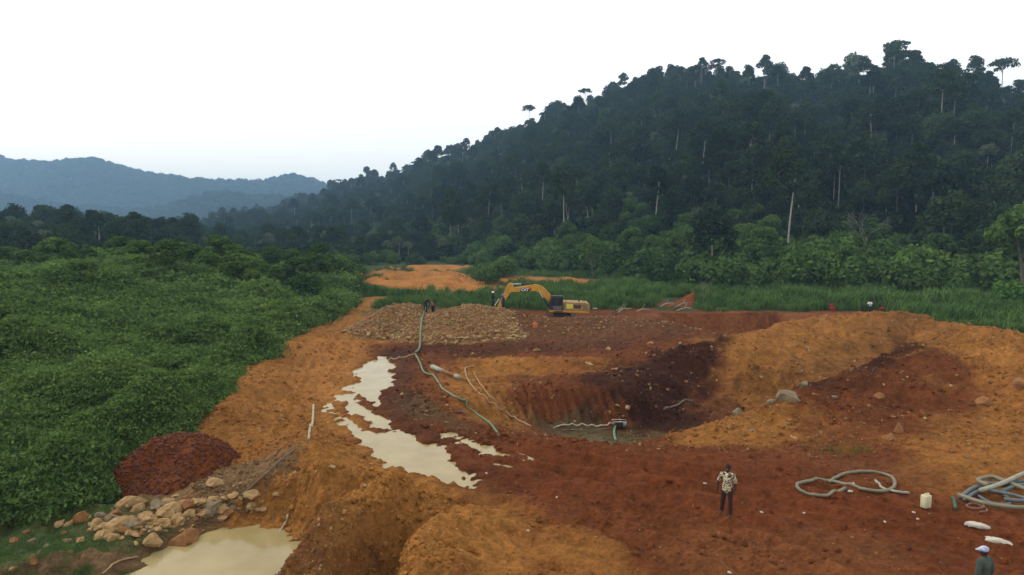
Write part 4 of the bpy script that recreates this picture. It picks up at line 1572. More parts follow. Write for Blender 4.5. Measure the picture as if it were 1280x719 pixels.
# upper body
body = part('body', lambda bm: add_box(bm, (-.85, 0, 1.08), (4.5, 2.6, .22), bevel=.03), YEL)
DUSTY = simple('dusty_yellow', (.36, .235, .08), .7, var=.5, scale=2.5, col2=(.19, .11, .05))
eng = part('engine_cover', lambda bm: add_prism(bm, [(-2.75, 1.19), (-.2, 1.19), (-.2, 2.0), (-.35, 2.16), (-2.6, 2.16), (-2.75, 2.05)], -1.28, 1.28, .05), DUSTY)
part('counterweight', lambda bm: add_prism(bm, [(-3.2, 1.1), (-2.755, 1.1), (-2.755, 2.12), (-3.05, 2.12), (-3.2, 1.8)], -1.3, 1.3, .08), DUSTY)
part('side_panel', lambda bm: add_box(bm, (-.85, 1.30, 1.7), (.75, .03, .55), bevel=.01), PALEY, eng)
part('grille', lambda bm: [add_box(bm, (-1.75, 1.30, 1.5 + .07 * q), (.8, .03, .035)) for q in range(6)], BLK, eng)
part('exhaust_pipe', lambda bm: add_cyl(bm, (-2.0, .5, 2.1), (-2.0, .5, 2.55), .07), BLK, eng)
part('handrail', lambda bm: [add_cyl(bm, a, b, .02, n=6) for a, b in (((-.4, 1.2, 2.1), (-.4, 1.2, 2.45)), ((-.4, 1.2, 2.45), (-2.3, 1.2, 2.45)), ((-2.3, 1.2, 2.45), (-2.3, 1.2, 2.1)))], BLK, eng)
# cab on the viewer's side
cabprof = [(-.1, 1.19), (1.45, 1.19), (1.55, 1.75), (1.25, 2.72), (-.02, 2.78), (-.1, 2.6)]
cab = part('cab', lambda bm: add_prism(bm, cabprof, .28, 1.25, .05), BLK)
part('window', lambda bm: add_prism(bm, [(.72, 1.75), (1.42, 1.75), (1.15, 2.58), (.72, 2.60)], 1.24, 1.265), GLASS, cab)
part('window', lambda bm: add_prism(bm, [(0, 1.8), (.62, 1.8), (.62, 2.60), (.02, 2.62)], 1.24, 1.265), GLASS, cab)
part('windscreen', lambda bm: add_prism(bm, [(1.46, 1.35), (1.58, 1.75), (1.27, 2.66), (1.25, 2.66), (1.54, 1.75), (1.43, 1.35)], .36, 1.17), GLASS, cab)
part('cab_roof', lambda bm: add_box(bm, (.6, .76, 2.80), (1.35, 1.0, .08), bevel=.03), BLK, cab)
part('door_panel', lambda bm: add_box(bm, (.55, 1.265, 1.48), (.95, .03, .42), bevel=.01), simple('grey_panel', (.12, .12, .115), .5), cab)
part('mirror', lambda bm: add_box(bm, (1.5, 1.38, 2.2), (.05, .12, .3), bevel=.01), BLK, cab)
part('step', lambda bm: add_box(bm, (.4, 1.4, 1.12), (1.0, .22, .04)), BLK, cab)
# boom: curved box girder in the x-z plane
def girder(bm, pts, half, y0, y1):
    up, lo = [], []
    n_ = len(pts)
    for i in range(n_):
        a, b = Vector((pts[max(i - 1, 0)][0], 0, pts[max(i - 1, 0)][1])), Vector((pts[min(i + 1, n_ - 1)][0], 0, pts[min(i + 1, n_ - 1)][1]))
        t_ = (b - a).normalized()
        nn = Vector((-t_.z, 0, t_.x))
        p_ = Vector((pts[i][0], 0, pts[i][1]))
        up.append(p_ + nn * half[i])
        lo.append(p_ - nn * half[i])
    prof_ = [(p_.x, p_.z) for p_ in up] + [(p_.x, p_.z) for p_ in lo[::-1]]
    add_prism(bm, prof_, y0, y1, .02)
bp = [(p.x, p.z) for p in catmull([Vector((.9, 0, 1.75)), Vector((1.5, 0, 2.55)), Vector((2.35, 0, 3.35)), Vector((3.2, 0, 3.62)), Vector((4.6, 0, 3.42)), Vector((6.15, 0, 3.28))], 4)]
nb = len(bp)
boom = part('boom', lambda bm: girder(bm, bp, [.2 + .2 * math.sin(math.pi * min(1, .12 + .9 * i / (nb - 1))) for i in range(nb)], -.26, .26), YEL)
stk = [(5.75, 3.98), (6.0, 3.75), (6.2, 3.25), (6.75, 2.2), (7.35, 1.05)]
stick = part('stick', lambda bm: girder(bm, stk, [.22, .34, .36, .27, .17], -.2, .2), YEL)
def ram(nm, a, b, parent, y=0.0, r=.09):
    a, b = Vector((a[0], y, a[1])), Vector((b[0], y, b[1]))
    m_ = a.lerp(b, .58)
    c0 = part(nm, lambda bm: add_cyl(bm, a, m_, r), BLK, parent)
    part('rod', lambda bm: add_cyl(bm, m_, b, r * .55), STEEL, c0)
for y_ in (-.36, .36):
    ram('boom_cylinder', (1.35, 1.25), (2.75, 3.35), boom, y_)
ram('stick_cylinder', (3.3, 4.08), (5.78, 3.98), boom, 0, .1)
ram('bucket_cylinder', (6.5, 3.35), (7.75, 1.4), stick, 0, .08)
def bucket_fn(bm):
    pr_ = [(7.35, 1.05), (7.75, 1.25), (8.0, .8), (7.85, .25), (7.3, -.1), (6.75, -.02), (6.6, .12), (7.2, .2), (7.5, .5)]
    add_prism(bm, pr_, -.6, .6, .02)
bk = part('bucket', bucket_fn, BLK, stick)
for i in range(5):
    part('tooth', lambda bm: add_box(bm, (6.52, -.5 + .25 * i, .02), (.24, .09, .07)), STEEL, bk)
# markings on the viewer's side of the boom (local +y faces the camera)
part('decal', lambda bm: add_prism(bm, [(4.85, 3.13), (3.75, 3.19), (3.65, 3.55), (4.75, 3.60)], .262, .266), BLK, boom)
part('decal', lambda bm: add_prism(bm, [(3.75, 3.2), (3.62, 3.2), (3.45, 3.58), (3.65, 3.56)], .262, .267), REDP, boom)
fc = bpy.data.curves.new('lettering', 'FONT')
fc.body = 'CAT'
fc.size = .44
fc.offset = .012
fc.extrude = .003
fc.align_x, fc.align_y = 'CENTER', 'CENTER'
fc.materials.append(WHITE)
_t = bpy.data.objects.new('tmp', fc)
COL.objects.link(_t)
_lm = bpy.data.meshes.new_from_object(_t.evaluated_get(bpy.context.evaluated_depsgraph_get()))
bpy.data.objects.remove(_t)
link('lettering', _lm, boom, loc=(4.28, .272, 3.37), rot=(R(90), 0, R(180)))

# ------------------------------------------------------------------ people
def capsule(bm, a, b, r1, r2, n=10):
    a, b = Vector(a), Vector(b)
    d = b - a
    q = d.to_track_quat('Z', 'Y').to_matrix().to_4x4() if d.length > 1e-6 else Matrix.Identity(4)
    rings = [(-math.pi / 2 + .01, a, r1), (-math.pi / 4, a, r1), (0, a, r1), (0, b, r2), (math.pi / 4, b, r2), (math.pi / 2 - .01, b, r2)]
    vs_ = []
    for ph, c, r_ in rings:
        vs_.append([bm.verts.new(c + (q.to_3x3() @ Vector((r_ * math.cos(ph) * math.cos(2 * math.pi * k / n), r_ * math.cos(ph) * math.sin(2 * math.pi * k / n), r_ * math.sin(ph))))) for k in range(n)])
    for i in range(len(vs_) - 1):
        for k in range(n):
            bm.faces.new((vs_[i][k], vs_[i][(k + 1) % n], vs_[i + 1][(k + 1) % n], vs_[i + 1][k]))
    bm.faces.new(vs_[0][::-1])
    bm.faces.new(vs_[-1])

def ellip(bm, c, r, q=None, seg=14):
    M = Matrix.Translation(c) @ (q.to_matrix().to_4x4() if q else Matrix.Identity(4)) @ Matrix.Diagonal((*r, 1))
    bmesh.ops.create_uvsphere(bm, u_segments=seg, v_segments=seg // 2 + 2, radius=1, matrix=M)

TMP = bpy.data.scenes.new('tmp')
def fuse(name, fn, mat, voxel):
    """one continuous skin over the shapes that fn adds"""
    bm = bmesh.new()
    fn(bm)
    me_ = bm_mesh(name, bm, mat)
    o_ = bpy.data.objects.new('tmp', me_)
    TMP.collection.objects.link(o_)
    md = o_.modifiers.new('r', 'REMESH')
    md.mode = 'VOXEL'
    md.voxel_size = voxel
    ms = o_.modifiers.new('s', 'SMOOTH')
    ms.factor, ms.iterations = .5, 3
    vl_ = TMP.view_layers[0]
    vl_.update()
    dg_ = vl_.depsgraph
    res = bpy.data.meshes.new_from_object(o_.evaluated_get(dg_))
    bpy.data.objects.remove(o_)
    res.name = name
    res.materials.clear()
    res.materials.append(mat)
    res.polygons.foreach_set('use_smooth', np.ones(len(res.polygons), bool))
    return res

SKIN = simple('dark_skin', (.05, .026, .017), .7, var=.15, spec=.12)
HAIR = simple('black_hair', (.01, .009, .008), .9)
STAND = dict(pelvis=(0, 0, .94), waist=(0, 0, 1.08), chest=(0, 0, 1.28), neck=(0, 0, 1.46), head=(0, -.02, 1.60), gaze=(0, -1, 0),
             shL=(.18, 0, 1.40), elL=(.26, .03, 1.12), wrL=(.25, -.06, .88), shR=(-.18, 0, 1.40), elR=(-.27, .03, 1.12), wrR=(-.27, -.05, .87),
             hipL=(.09, 0, .92), knL=(.11, -.03, .5), anL=(.12, .02, .09), hipR=(-.09, 0, .92), knR=(-.11, -.03, .5), anR=(-.12, .02, .09))

def person(label, loc, rotz, pose, shirt, trousers, headwear=None, hw_mat=None, voxel=.014, skin=SKIN, shoe=None, long_sleeve=False, scale=1.0, group=None):
    J = {k: Vector(v) for k, v in {**STAND, **pose}.items()}
    root = bpy.data.objects.new('person', None)
    COL.objects.link(root)
    root.location, root.rotation_euler, root.scale = loc, (0, 0, rotz), (scale,) * 3
    root['label'], root['category'] = label, 'person'
    if group:
        root['group'] = group
    g = J['gaze'].normalized()
    hq = (-g).to_track_quat('Y', 'Z')          # head's own -y looks along the gaze
    hm = hq.to_matrix()
    def hp(x, y, z):
        return J['head'] + hm @ Vector((x, y, z))
    def body_fn(bm):
        ellip(bm, hp(0, .008, .035), (.077, .096, .10), hq)
        ellip(bm, hp(0, -.018, -.035), (.058, .07, .085), hq)
        ellip(bm, hp(0, -.092, -.012), (.016, .022, .028), hq)
        ellip(bm, hp(0, -.082, -.062), (.028, .016, .012), hq)
        for s in (-1, 1):
            ellip(bm, hp(s * .078, .01, 0), (.014, .022, .034), hq)
        capsule(bm, J['neck'] - Vector((0, 0, .03)), J['head'] - Vector((0, 0, .06)), .058, .054)
        capsule(bm, J['chest'], J['neck'], .12, .07)
        capsule(bm, J['waist'], J['chest'], .12, .14)
        capsule(bm, J['pelvis'], J['waist'], .13, .12)
        for S in 'LR':
            capsule(bm, J['chest'] + (J['sh' + S] - J['chest']) * .6, J['sh' + S], .075, .062)
            capsule(bm, J['sh' + S], J['el' + S], .052, .041)
            capsule(bm, J['el' + S], J['wr' + S], .041, .028)
            d = (J['wr' + S] - J['el' + S]).normalized()
            sdv = d.cross(Vector((0, 1, 0)))
            sdv = sdv.normalized() if sdv.length > .1 else Vector((1, 0, 0))
            fr = sdv.cross(d).normalized()
            pc_ = J['wr' + S] + d * .055
            capsule(bm, J['wr' + S], J['wr' + S] + d * .085, .027, .03)
            for k_ in range(4):
                b0 = J['wr' + S] + d * .085 + fr * (.03 - .02 * k_)
                l_ = (.075, .085, .08, .06)[k_]
                m_ = b0 + d * l_ * .55
                e_ = m_ + (d * .8 + sdv * (.5 if S == 'L' else -.5)).normalized() * l_ * .5
                capsule(bm, b0, m_, .0105, .0095, 6)
                capsule(bm, m_, e_, .0095, .0085, 6)
            capsule(bm, J['wr' + S] + d * .03 + fr * .03, J['wr' + S] + d * .075 + fr * .062, .013, .01, 6)
            capsule(bm, J['pelvis'], J['hip' + S], .11, .085)
            capsule(bm, J['hip' + S], J['kn' + S], .08, .056)
            capsule(bm, J['kn' + S], J['an' + S], .056, .038)
            capsule(bm, J['an' + S], J['an' + S] + Vector((0, -.10, -.045)), .038, .035)
    link('body', fuse('body', body_fn, skin, voxel), root)
    def shirt_fn(bm):
        capsule(bm, J['chest'] + (J['neck'] - J['chest']) * .55, J['chest'] + (J['neck'] - J['chest']) * .8, .105, .088, 14)
        capsule(bm, J['waist'], J['chest'], .135, .152, 14)
        capsule(bm, J['pelvis'] + (J['waist'] - J['pelvis']) * -.35, J['waist'], .148, .135, 14)
        for S in 'LR':
            hq_ = (J['hip' + S] - J['pelvis']) * .75
            capsule(bm, J['pelvis'] + hq_ + (J['waist'] - J['pelvis']) * -.3, J['waist'] + hq_ * .5, .122, .12)
            capsule(bm, J['chest'] + (J['sh' + S] - J['chest']) * .6, J['sh' + S], .10, .072)
            capsule(bm, J['neck'] - Vector((0, 0, .05)), J['sh' + S] + Vector((0, 0, .0)), .075, .066)
            e_ = J['sh' + S].lerp(J['el' + S], .85)
            capsule(bm, J['sh' + S], e_, .066, .066)
            if long_sleeve:
                capsule(bm, J['sh' + S], J['el' + S], .075, .062)
                capsule(bm, J['el' + S], J['wr' + S].lerp(J['el' + S], .06), .06, .047)
    sh_ = link('shirt', fuse('shirt', shirt_fn, shirt, voxel * 1.1), root)
    def tr_fn(bm):
        capsule(bm, J['pelvis'], J['waist'].lerp(J['pelvis'], .4), .145, .135, 14)
        for S in 'LR':
            capsule(bm, J['pelvis'], J['hip' + S], .125, .105)
            capsule(bm, J['hip' + S], J['kn' + S], .102, .08)
            capsule(bm, J['kn' + S], J['an' + S].lerp(J['kn' + S], .08), .08, .068)
    link('trousers', fuse('trousers', tr_fn, trousers, voxel * 1.1), root)
    for S in 'LR':
        def sho(bm):
            a_ = J['an' + S]
            capsule(bm, a_ + Vector((0, .035, -.045)), a_ + Vector((0, -.15, -.055)), .042, .036)
            capsule(bm, a_ + Vector((0, .02, -.045)), a_ + Vector((0, .01, .02)), .044, .044)
        link('shoe', fuse('shoe', sho, shoe or BLK, voxel), root)
    for s in (-1, 1):
        bm = bmesh.new()
        ellip(bm, hp(s * .03, -.083, .008), (.011, .008, .008), hq, 8)
        link('eye', bm_mesh('eye', bm, WHITE, True), root)
    if headwear == 'helmet':
        def hw(bm):
            ellip(bm, hp(0, .01, .06), (.115, .135, .105), hq)
            ellip(bm, hp(0, -.05, .035), (.10, .12, .016), hq)
        link('helmet', fuse('helmet', hw, hw_mat, voxel), root)
    elif headwear == 'cap':
        def hw(bm):
            ellip(bm, hp(0, .012, .065), (.092, .112, .085), hq)
            ellip(bm, hp(0, -.11, .055), (.068, .085, .014), hq)
        link('cap', fuse('cap', hw, hw_mat, voxel), root)
    else:
        link('hair', fuse('hair', lambda bm: ellip(bm, hp(0, .022, .055), (.083, .098, .09), hq), HAIR, voxel), root)
    return root

def print_mat():
    m, n_, out = new_mat('printed_cloth')
    p_ = n_.nodes.new('ShaderNodeBsdfPrincipled')
    tc = n_.nodes.new('ShaderNodeTexCoord')
    vo = n_.nodes.new('ShaderNodeTexVoronoi')
    vo.inputs['Scale'].default_value = 26
    n_.links.new(tc.outputs['Object'], vo.inputs['Vector'])
    rp = n_.nodes.new('ShaderNodeValToRGB')
    rp.color_ramp.interpolation = 'CONSTANT'
    e = rp.color_ramp.elements
    e[0].color = (.03, .025, .02, 1)
    e[1].position = .34
    e[1].color = (.50, .44, .30, 1)
    x_ = e.new(.62)
    x_.color = (.26, .19, .08, 1)
    x_ = e.new(.78)
    x_.color = (.58, .53, .40, 1)
    n_.links.new(vo.outputs['Color'], rp.inputs[0])
    n_.links.new(rp.outputs[0], p_.inputs['Base Color'])
    p_.inputs['Roughness'].default_value = .9
    n_.links.new(p_.outputs[0], out.inputs[0])
    return m

MAROON = simple('maroon_cloth', (.045, .014, .014), .9)
DARKC = simple('dark_cloth', (.02, .02, .022), .9)
NAVY = simple('navy_cloth', (.03, .035, .07), .9)
REDC = simple('red_cloth', (.34, .025, .02), .9)
WHITEC = simple('white_cloth', (.62, .62, .58), .9, var=.15)
PINKC = simple('faded_pink_cloth', (.24, .09, .07), .9)
OLIVE = simple('olive_cloth', (.06, .075, .06), .9)
BLUEW = simple('blue_white_cap', (.60, .62, .66), .8, col2=(.12, .17, .42), scale=9)

p = on(908, 645)
person('man in a patterned pale shirt and maroon trousers standing on the red flat', (p.x, p.y, p.z + .03), R(-24),
       dict(anL=(.13, -.10, .09), knL=(.12, -.07, .5), anR=(-.17, .14, .09), knR=(-.13, .01, .5), wrR=(-.31, .0, .86), elR=(-.29, .07, 1.12), wrL=(.24, -.09, .9),
            gaze=(-.25, -1, -.12)), print_mat(), MAROON, voxel=.012)
p = P(1232, 718, 15.4)
gz = H1(p[0], 15.4)
person('man in a blue and white cap and dark green shirt at the bottom edge', (p[0] - .05, 15.4, gz + .02), R(200), dict(gaze=(.4, -1, -.3)), OLIVE, DARKC, 'cap', BLUEW, .013, long_sleeve=True, scale=1.0)
def on_heap(px, Y):
    q = P(px, 380, Y)
    return (q[0], Y, ztop(q[0], Y) + .0)
person('worker in dark clothes and a white helmet standing on the gravel heap', on_heap(616, 63.5), R(70), dict(wrL=(.2, -.28, 1.12), elL=(.26, -.06, 1.12)), DARKC, DARKC, 'helmet', WHITE, .022, long_sleeve=True)
person('worker in dark blue clothes half hidden behind the excavator arm', on_heap(629, 65.0), R(-60), {}, NAVY, DARKC, 'helmet', simple('blue_helmet', (.18, .25, .34), .5), .022, long_sleeve=True)
CROUCH = dict(pelvis=(0, .12, .52), waist=(0, .06, .66), chest=(0, -.12, .86), neck=(0, -.22, 1.0), head=(0, -.30, 1.12), gaze=(0, -1, -.6),
              shL=(.18, -.18, .95), elL=(.22, -.34, .72), wrL=(.14, -.48, .5), shR=(-.18, -.18, .95), elR=(-.22, -.34, .72), wrR=(-.14, -.5, .5),
              hipL=(.09, .1, .5), knL=(.16, -.26, .5), anL=(.14, .0, .09), hipR=(-.09, .1, .5), knR=(-.16, -.26, .5), anR=(-.14, .0, .09))
BEND = dict(pelvis=(0, .1, .9), waist=(0, .04, 1.02), chest=(0, -.16, 1.14), neck=(0, -.32, 1.2), head=(0, -.44, 1.22), gaze=(0, -.8, -1),
            shL=(.18, -.26, 1.16), elL=(.22, -.34, .9), wrL=(.16, -.42, .66), shR=(-.18, -.26, 1.16), elR=(-.22, -.34, .9), wrR=(-.16, -.42, .66),
            hipL=(.09, .08, .88), hipR=(-.09, .08, .88), knL=(.12, .0, .48), knR=(-.12, .02, .48))
person('worker in dark clothes bending between the two gravel heaps', on_heap(532, 61.5), R(40), BEND, DARKC, NAVY, None, None, .022)
person('worker in a faded pink shirt stooping beside the darker one at the gravel heaps', on_heap(541, 61.8), R(-40), BEND, PINKC, DARKC, None, None, .022)
SIT = dict(pelvis=(0, .1, .42), waist=(0, .1, .56), chest=(0, .04, .78), neck=(0, .0, .96), head=(0, -.03, 1.1),
           shL=(.18, .02, .9), elL=(.24, -.12, .68), wrL=(.14, -.32, .56), shR=(-.18, .02, .9), elR=(-.24, -.12, .68), wrR=(-.14, -.32, .56),
           hipL=(.09, .06, .42), knL=(.15, -.34, .5), anL=(.14, -.36, .09), hipR=(-.09, .06, .42), knR=(-.15, -.34, .5), anR=(-.14, -.36, .09))
def behind(px, Y):
    q = P(px, 392, Y)
    return (q[0], Y, H1(q[0], Y))
person('person in a red shirt sitting alone behind the spoil heap', behind(1039, 76.2), R(10), SIT, REDC, REDC, None, None, .024)
person('person in a white shirt and dark trousers perched behind the spoil heap', behind(1087, 76.4), R(-50), {**SIT, **{k: (v[0], v[1], v[2] + .25) for k, v in SIT.items() if k[:2] not in ('an', 'kn')}}, WHITEC, DARKC, None, None, .024)
person('person in a red shirt crouching low right of the one in white', behind(1101, 74.2), R(30), CROUCH, REDC, DARKC, None, None, .024, scale=.8)

# ------------------------------------------------------------------ hoses and lying things
def hose(name, label, px, r, mat, cat='hose', lift=None, dz=0.0, group=None, n=8, ring=8, heaps=False):
    pts = [on(a, b) + Vector((0, 0, r * .85 + dz)) for a, b in px]
    if lift:
        for i, q in lift.items():
            pts[i].z += q
    pp_ = catmull(pts, n)
    z_ = H(np.array([q.x for q in pp_]), np.array([q.y for q in pp_]))
    if heaps:
        z_ = np.maximum.reduce([z_] + [f(np.array([q.x for q in pp_]), np.array([q.y for q in pp_])) + .12 for f in HEAPFN])
    for q, h_ in zip(pp_, z_):
        q.z = max(q.z, h_ + r * .7)
    me_ = tubes_mesh(name, [(pp_, r, ring)], mat)
    return link(name, me_, label=label, category=cat, **({'group': group} if group else {}))

HOSEG = simple('grey_green_hose', (.20, .185, .12), .6, var=.3, scale=3)
HOSEB = simple('blue_grey_hose', (.115, .135, .135), .6, var=.3, scale=3)
HOSEL = simple('pale_hose', (.32, .30, .22), .6, var=.3, scale=3)
HOSEGR = simple('green_hose', (.045, .13, .06), .5, var=.3, scale=2, col2=(.16, .17, .09))
HOSEBR = simple('tan_hose', (.34, .22, .11), .7, var=.3)
WOOD = simple('pale_wood', (.42, .36, .26), .85, var=.4, scale=3)
WOODD = simple('grey_brown_wood', (.16, .12, .085), .9, var=.4, scale=3)

hose('hose', 'grey-green suction hose lying in two big loops on the red flat', ((1057, 612), (1035, 621), (1008, 618), (996, 609), (1010, 603), (1040, 603), (1075, 612), (1103, 616), (1118, 609), (1112, 596), (1085, 591), (1055, 594), (1036, 604)), .062, HOSEG)
hose('hose', 'short pale hose end sticking out right of the looped hose', ((1094, 602), (1104, 612), (1122, 616), (1136, 618)), .05, HOSEL)
hl = [(((1200, 625), (1222, 612), (1260, 607), (1300, 604)), .085, HOSEB), (((1198, 624), (1230, 634), (1270, 640), (1320, 641)), .075, HOSEG),
      (((1235, 615), (1222, 608), (1240, 604), (1262, 612), (1290, 622), (1320, 628)), .08, HOSEG), (((1225, 624), (1250, 616), (1285, 600), (1320, 596)), .08, HOSEL),
      (((1205, 628), (1225, 616), (1250, 618), (1262, 632), (1240, 632), (1222, 622)), .06, HOSEB), (((1250, 620), (1275, 612), (1300, 616), (1310, 626), (1280, 632), (1255, 630)), .075, HOSEB),
      (((1232, 620), (1262, 626), (1295, 634), (1330, 634)), .06, HOSEB)]
hn = ['thick blue-grey hose along the top of the heaped hoses', 'long grey-green hose along the front of the heaped hoses', 'grey-green hose curling over the middle of the heaped hoses', 'palest thick hose rising to the right edge in the heaped hoses',
      'thin blue-grey hose loop at the left end of the heaped hoses', 'blue-grey hose loop at the right end of the heaped hoses', 'thin dark hose running through the heaped hoses']
for i, (q, r_, m_) in enumerate(hl):
    hose('hose', hn[i], q, r_, m_, dz=.03 + .075 * (i % 4), group='hoses heaped at the right edge')
hose('rope', 'tangled brown rope in front of the heaped hoses', ((1212, 631), (1222, 628), (1230, 636), (1216, 638), (1208, 634), (1220, 632), (1234, 640), (1224, 643)), .03, simple('brown_rope', (.2, .1, .07), .9), 'rope', dz=.04)
hose('hose', 'short dark green pipe end left of the heaped hoses', ((1191, 624), (1193, 630), (1194, 638)), .06, simple('dark_green_pipe', (.04, .09, .05), .5))
hose('hose', 'green hose running down the ochre slope to the pit', ((519, 443), (525, 455), (530, 466), (543, 472), (552, 486), (568, 497), (584, 505), (598, 520), (614, 532), (623, 546)), .065, HOSEGR)
hose('hose', 'green hose coming down between the two gravel heaps', ((540, 402), (530, 414), (526, 426), (524, 438), (519, 443)), .08, HOSEGR, dz=.1, heaps=True)
hose('hose', 'pale muddy hose crossing the wet ground toward the channel', ((519, 443), (508, 447), (494, 450), (482, 452)), .06, HOSEBR)
hose('hose', 'tan hose looping from the terrace down into the pit', ((592, 459), (582, 461), (584, 474), (596, 490), (612, 505), (640, 522), (664, 534)), .05, HOSEBR)
hose('hose', 'thin tan hose beside the looping one on the pit slope', ((590, 462), (600, 480), (612, 496), (622, 506)), .035, HOSEBR)
hose('hose', 'short pale green hose hanging at the pit pump', ((772, 531), (768, 538), (768, 546), (770, 552)), .07, simple('pale_green_hose', (.14, .24, .13), .6))
hose('pole', 'bent pale pole lying along the back of the pit floor', ((692, 536), (704, 532), (722, 533), (745, 534), (768, 531)), .05, WOOD, 'pole')
hose('pole', 'thin crooked stick lying on the pit floor', ((702, 539), (720, 538), (742, 539), (762, 536)), .035, WOODD, 'pole')
hose('pole', 'dark pole lying on the dark red pit slope', ((830, 513), (848, 507), (866, 502)), .06, WOODD, 'pole')
hose('pole', 'grey pole lying upright on the ochre bank', ((392, 510), (391, 530), (386, 554)), .055, WOOD, 'pole', dz=.12)
hose('pole', 'long thin dark pole lying from the bank to the stones', ((368, 563), (350, 580), (325, 605), (300, 624), (275, 640)), .035, WOODD, 'pole', lift={1: .1, 2: .15, 3: .1})
hose('pole', 'short pale branch at the pond edge', ((360, 644), (356, 656), (349, 668)), .045, WOOD, 'branch')
hose('pole', 'thin curved branch lying at the lower left of the pond', ((128, 719), (148, 703), (172, 697)), .03, HOSEBR, 'branch')
hose('pole', 'short stick in the vines above the red soil heap', ((262, 455), (265, 470)), .05, WOOD, 'branch', lift={0: .5, 1: .35})
# post with pale ends
a, b = on(541, 462) + Vector((0, 0, .16)), on(574, 474) + Vector((0, 0, .14))
root = bpy.data.objects.new('post', None)
COL.objects.link(root)
root.location = a
root['label'], root['category'] = 'wooden post with pale ends lying on the ochre slope', 'post'
d = b - a
link('shaft', tubes_mesh('shaft', [([Vector(), d * .5, d], [.11, .10, .09], 10)], simple('red_brown_wood', (.26, .11, .05), .8)), root)
link('sleeve', tubes_mesh('sleeve', [([-d * .02, d * .2, d * .42], [.20, .17, .13], 12)], HOSEL), root)
link('sleeve', tubes_mesh('sleeve', [([d * .86, d * 1.02], [.13, .16], 12)], HOSEL), root)

# canisters
def canister(name, label, px, py, hgt, mat, capmat, rz):
    p_ = on(px, py)
    root_ = bpy.data.objects.new(name, None)
    COL.objects.link(root_)
    root_.location, root_.rotation_euler = (p_.x, p_.y, p_.z - .01), (0, 0, rz)
    root_['label'], root_['category'] = label, 'canister'
    w_, d_ = hgt * .58, hgt * .42
    bm = bmesh.new()
    add_box(bm, (0, 0, hgt * .44), (w_, d_, hgt * .88), bevel=.035)
    link('body', bm_mesh('body', bm, mat, True), root_)
    link('handle', tubes_mesh('handle', [(catmull([Vector((-w_ * .3, 0, hgt * .86)), Vector((-w_ * .25, 0, hgt * .97)), Vector((w_ * .05, 0, hgt * .97)), Vector((w_ * .12, 0, hgt * .86))], 4), .018, 6)], mat), root_)
    bm = bmesh.new()
    add_cyl(bm, (w_ * .33, 0, hgt * .86), (w_ * .33, 0, hgt * .97), .035)
    link('cap', bm_mesh('cap', bm, capmat, True), root_)
CREAM = simple('cream_plastic', (.60, .55, .36), .5, var=.2)
canister('canister', 'cream plastic canister standing between the looped hose and the heaped hoses', 1157, 634, .52, CREAM, CREAM, R(20))
canister('canister', 'orange plastic canister on the rubble bank in front of the digger', 669, 412, .75, simple('orange_plastic', (.55, .14, .04), .5), BLK, R(-15))
# pump at the pit
p_ = on(774, 536)
root = bpy.data.objects.new('pump', None)
COL.objects.link(root)
root.location = (p_.x, p_.y, p_.z)
root['label'], root['category'] = 'small dark water pump on the pit floor', 'pump'
bm = bmesh.new()
add_box(bm, (0, 0, .26), (.42, .3, .3), bevel=.03)
link('engine', bm_mesh('engine', bm, BLK), root)
bm = bmesh.new()
add_cyl(bm, (.2, 0, .24), (.42, 0, .24), .15)
link('impeller_housing', bm_mesh('impeller_housing', bm, simple('pump_grey', (.2, .2, .19), .5), True), root)
link('frame', tubes_mesh('frame', [([Vector((sx * .4, sy * .22, .03)), Vector((sx * .4, sy * .22, .48)), Vector((-sx * .0, sy * .22, .5))], .018, 6) for sx in (-1, 1) for sy in (-1, 1)], STEEL), root)

# white plastic sheets and sacks
def rag(label, px, py, lx, ly, rz, seed, mat, name='plastic_sack', cat='sack', hgt=.12):
    r3 = np.random.default_rng(seed)
    p_ = on(px, py)
    bm = bmesh.new()
    bmesh.ops.create_icosphere(bm, subdivisions=3, radius=1)
    for v_ in bm.verts:
        c_ = v_.co
        k_ = 1 + .35 * noise(np.array([c_.x * 2 + seed]), np.array([c_.y * 2.5 + c_.z]))[0]
        wst = 1 - .45 * math.exp(-((c_.x - .25) / .3) ** 2) if seed % 2 else 1
        v_.co = Vector((c_.x * lx * k_, c_.y * ly * k_ * wst, max(c_.z, -.3) * hgt * k_))
    o_ = link(name, bm_mesh(name, bm, mat, True), loc=(p_.x, p_.y, p_.z + hgt * .3), rot=(0, 0, rz), label=label, category=cat)
    return o_
PLAST = simple('white_plastic', (.50, .46, .38), .5, var=.15)
rag('long white plastic sack lying on the red flat', 1222, 659, .34, .12, R(-28), 2, PLAST)
rag('crumpled white plastic sack nearer the capped man', 1248, 679, .34, .13, R(-38), 3, PLAST)
rag('small white scrap above the capped man', 1226, 687, .11, .05, R(-30), 4, PLAST, 'plastic_scrap', 'scrap', .05)
rag('white scrap at the end of the looped hose', 1063, 615, .10, .07, 0, 6, PLAST, 'plastic_scrap', 'scrap', .06)
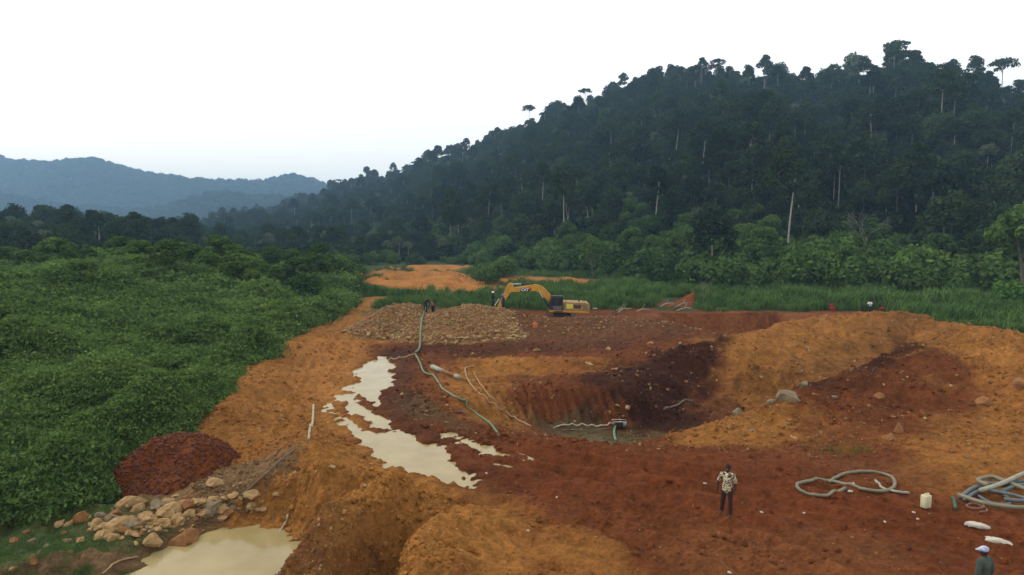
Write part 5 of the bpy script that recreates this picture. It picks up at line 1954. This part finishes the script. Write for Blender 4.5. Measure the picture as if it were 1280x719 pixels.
for i, (a, b) in enumerate(((952, 641), (1005, 642), (1106, 653), (912, 716), (1142, 641), (1147, 649), (1067, 604), (608, 592), (696, 622), (660, 664), (776, 552), (881, 605))):
    rag('tiny pale scrap littering the red flat', a, b, .06, .035, random.random() * 3, 10 + 2 * i, PLAST, 'plastic_scrap', 'scrap', .035)['group'] = 'pale scraps on the red flat'
rag('dark blue rag on the ochre slope left of the green hose', 574, 516, .28, .12, R(-20), 8, NAVY, 'rag', 'rag', .06)
rag('white sheet on the ground behind the excavator', 744, 386, .35, .2, 0, 12, PLAST, 'plastic_sheet', 'scrap', .1)

# heap of grubbed-out branches right of the digger
for i in range(13):
    a, b = (random.uniform(755, 800), random.uniform(381, 396)) if i < 7 else (random.uniform(815, 850), random.uniform(380, 390))
    q0 = on(a, b)
    an = random.uniform(-.4, 1.0)
    L_ = random.uniform(1.2, 3.2)
    q1 = q0 + Vector((math.cos(an) * L_, random.uniform(-.6, .6), abs(math.sin(an)) * L_ * .55 + .15))
    m_ = (q0 + q1) / 2 + Vector((random.uniform(-.2, .2), 0, .2))
    tb = [(catmull([q0, m_, q1], 4), [.09 - .006 * k_ for k_ in range(9)], 5), ([m_, m_ + Vector((.3, .1, .6))], [.04, .015], 4)]
    link('branch', tubes_mesh('branch', tb, WOOD if i % 2 else WOODD), label='dead pale branch heaped between the digger and the trench', category='branch', group='grubbed-out branches behind the pit')
# tuft of fresh grass on the tongue of spoil
p_ = on(1045, 563)
m_ = grass_clump(350, 90, .22, .26, LEAF_BRIGHT)
link('grass_tuft', m_, loc=(p_.x, p_.y, p_.z), scale=(3.0, 1.5, 1.6), label='single bright green grass tuft on the spoil above the looped hose', category='grass')

bpy.data.scenes.remove(TMP)
# ------------------------------------------------------------------ haze
bm = bmesh.new()
add_box(bm, (0, 1500, 128), (6400, 4200, 276))
hz, hn_, ho = new_mat('haze_air')
pv = hn_.nodes.new('ShaderNodeVolumePrincipled')
pv.inputs['Color'].default_value = (.40, .66, .97, 1)
pv.inputs['Density'].default_value = .00030
pv.inputs['Anisotropy'].default_value = .0
hn_.links.new(pv.outputs[0], ho.inputs['Volume'])
hzo = link('haze', bm_mesh('haze', bm, hz), kind='stuff', label='thin blue haze in the valley air')
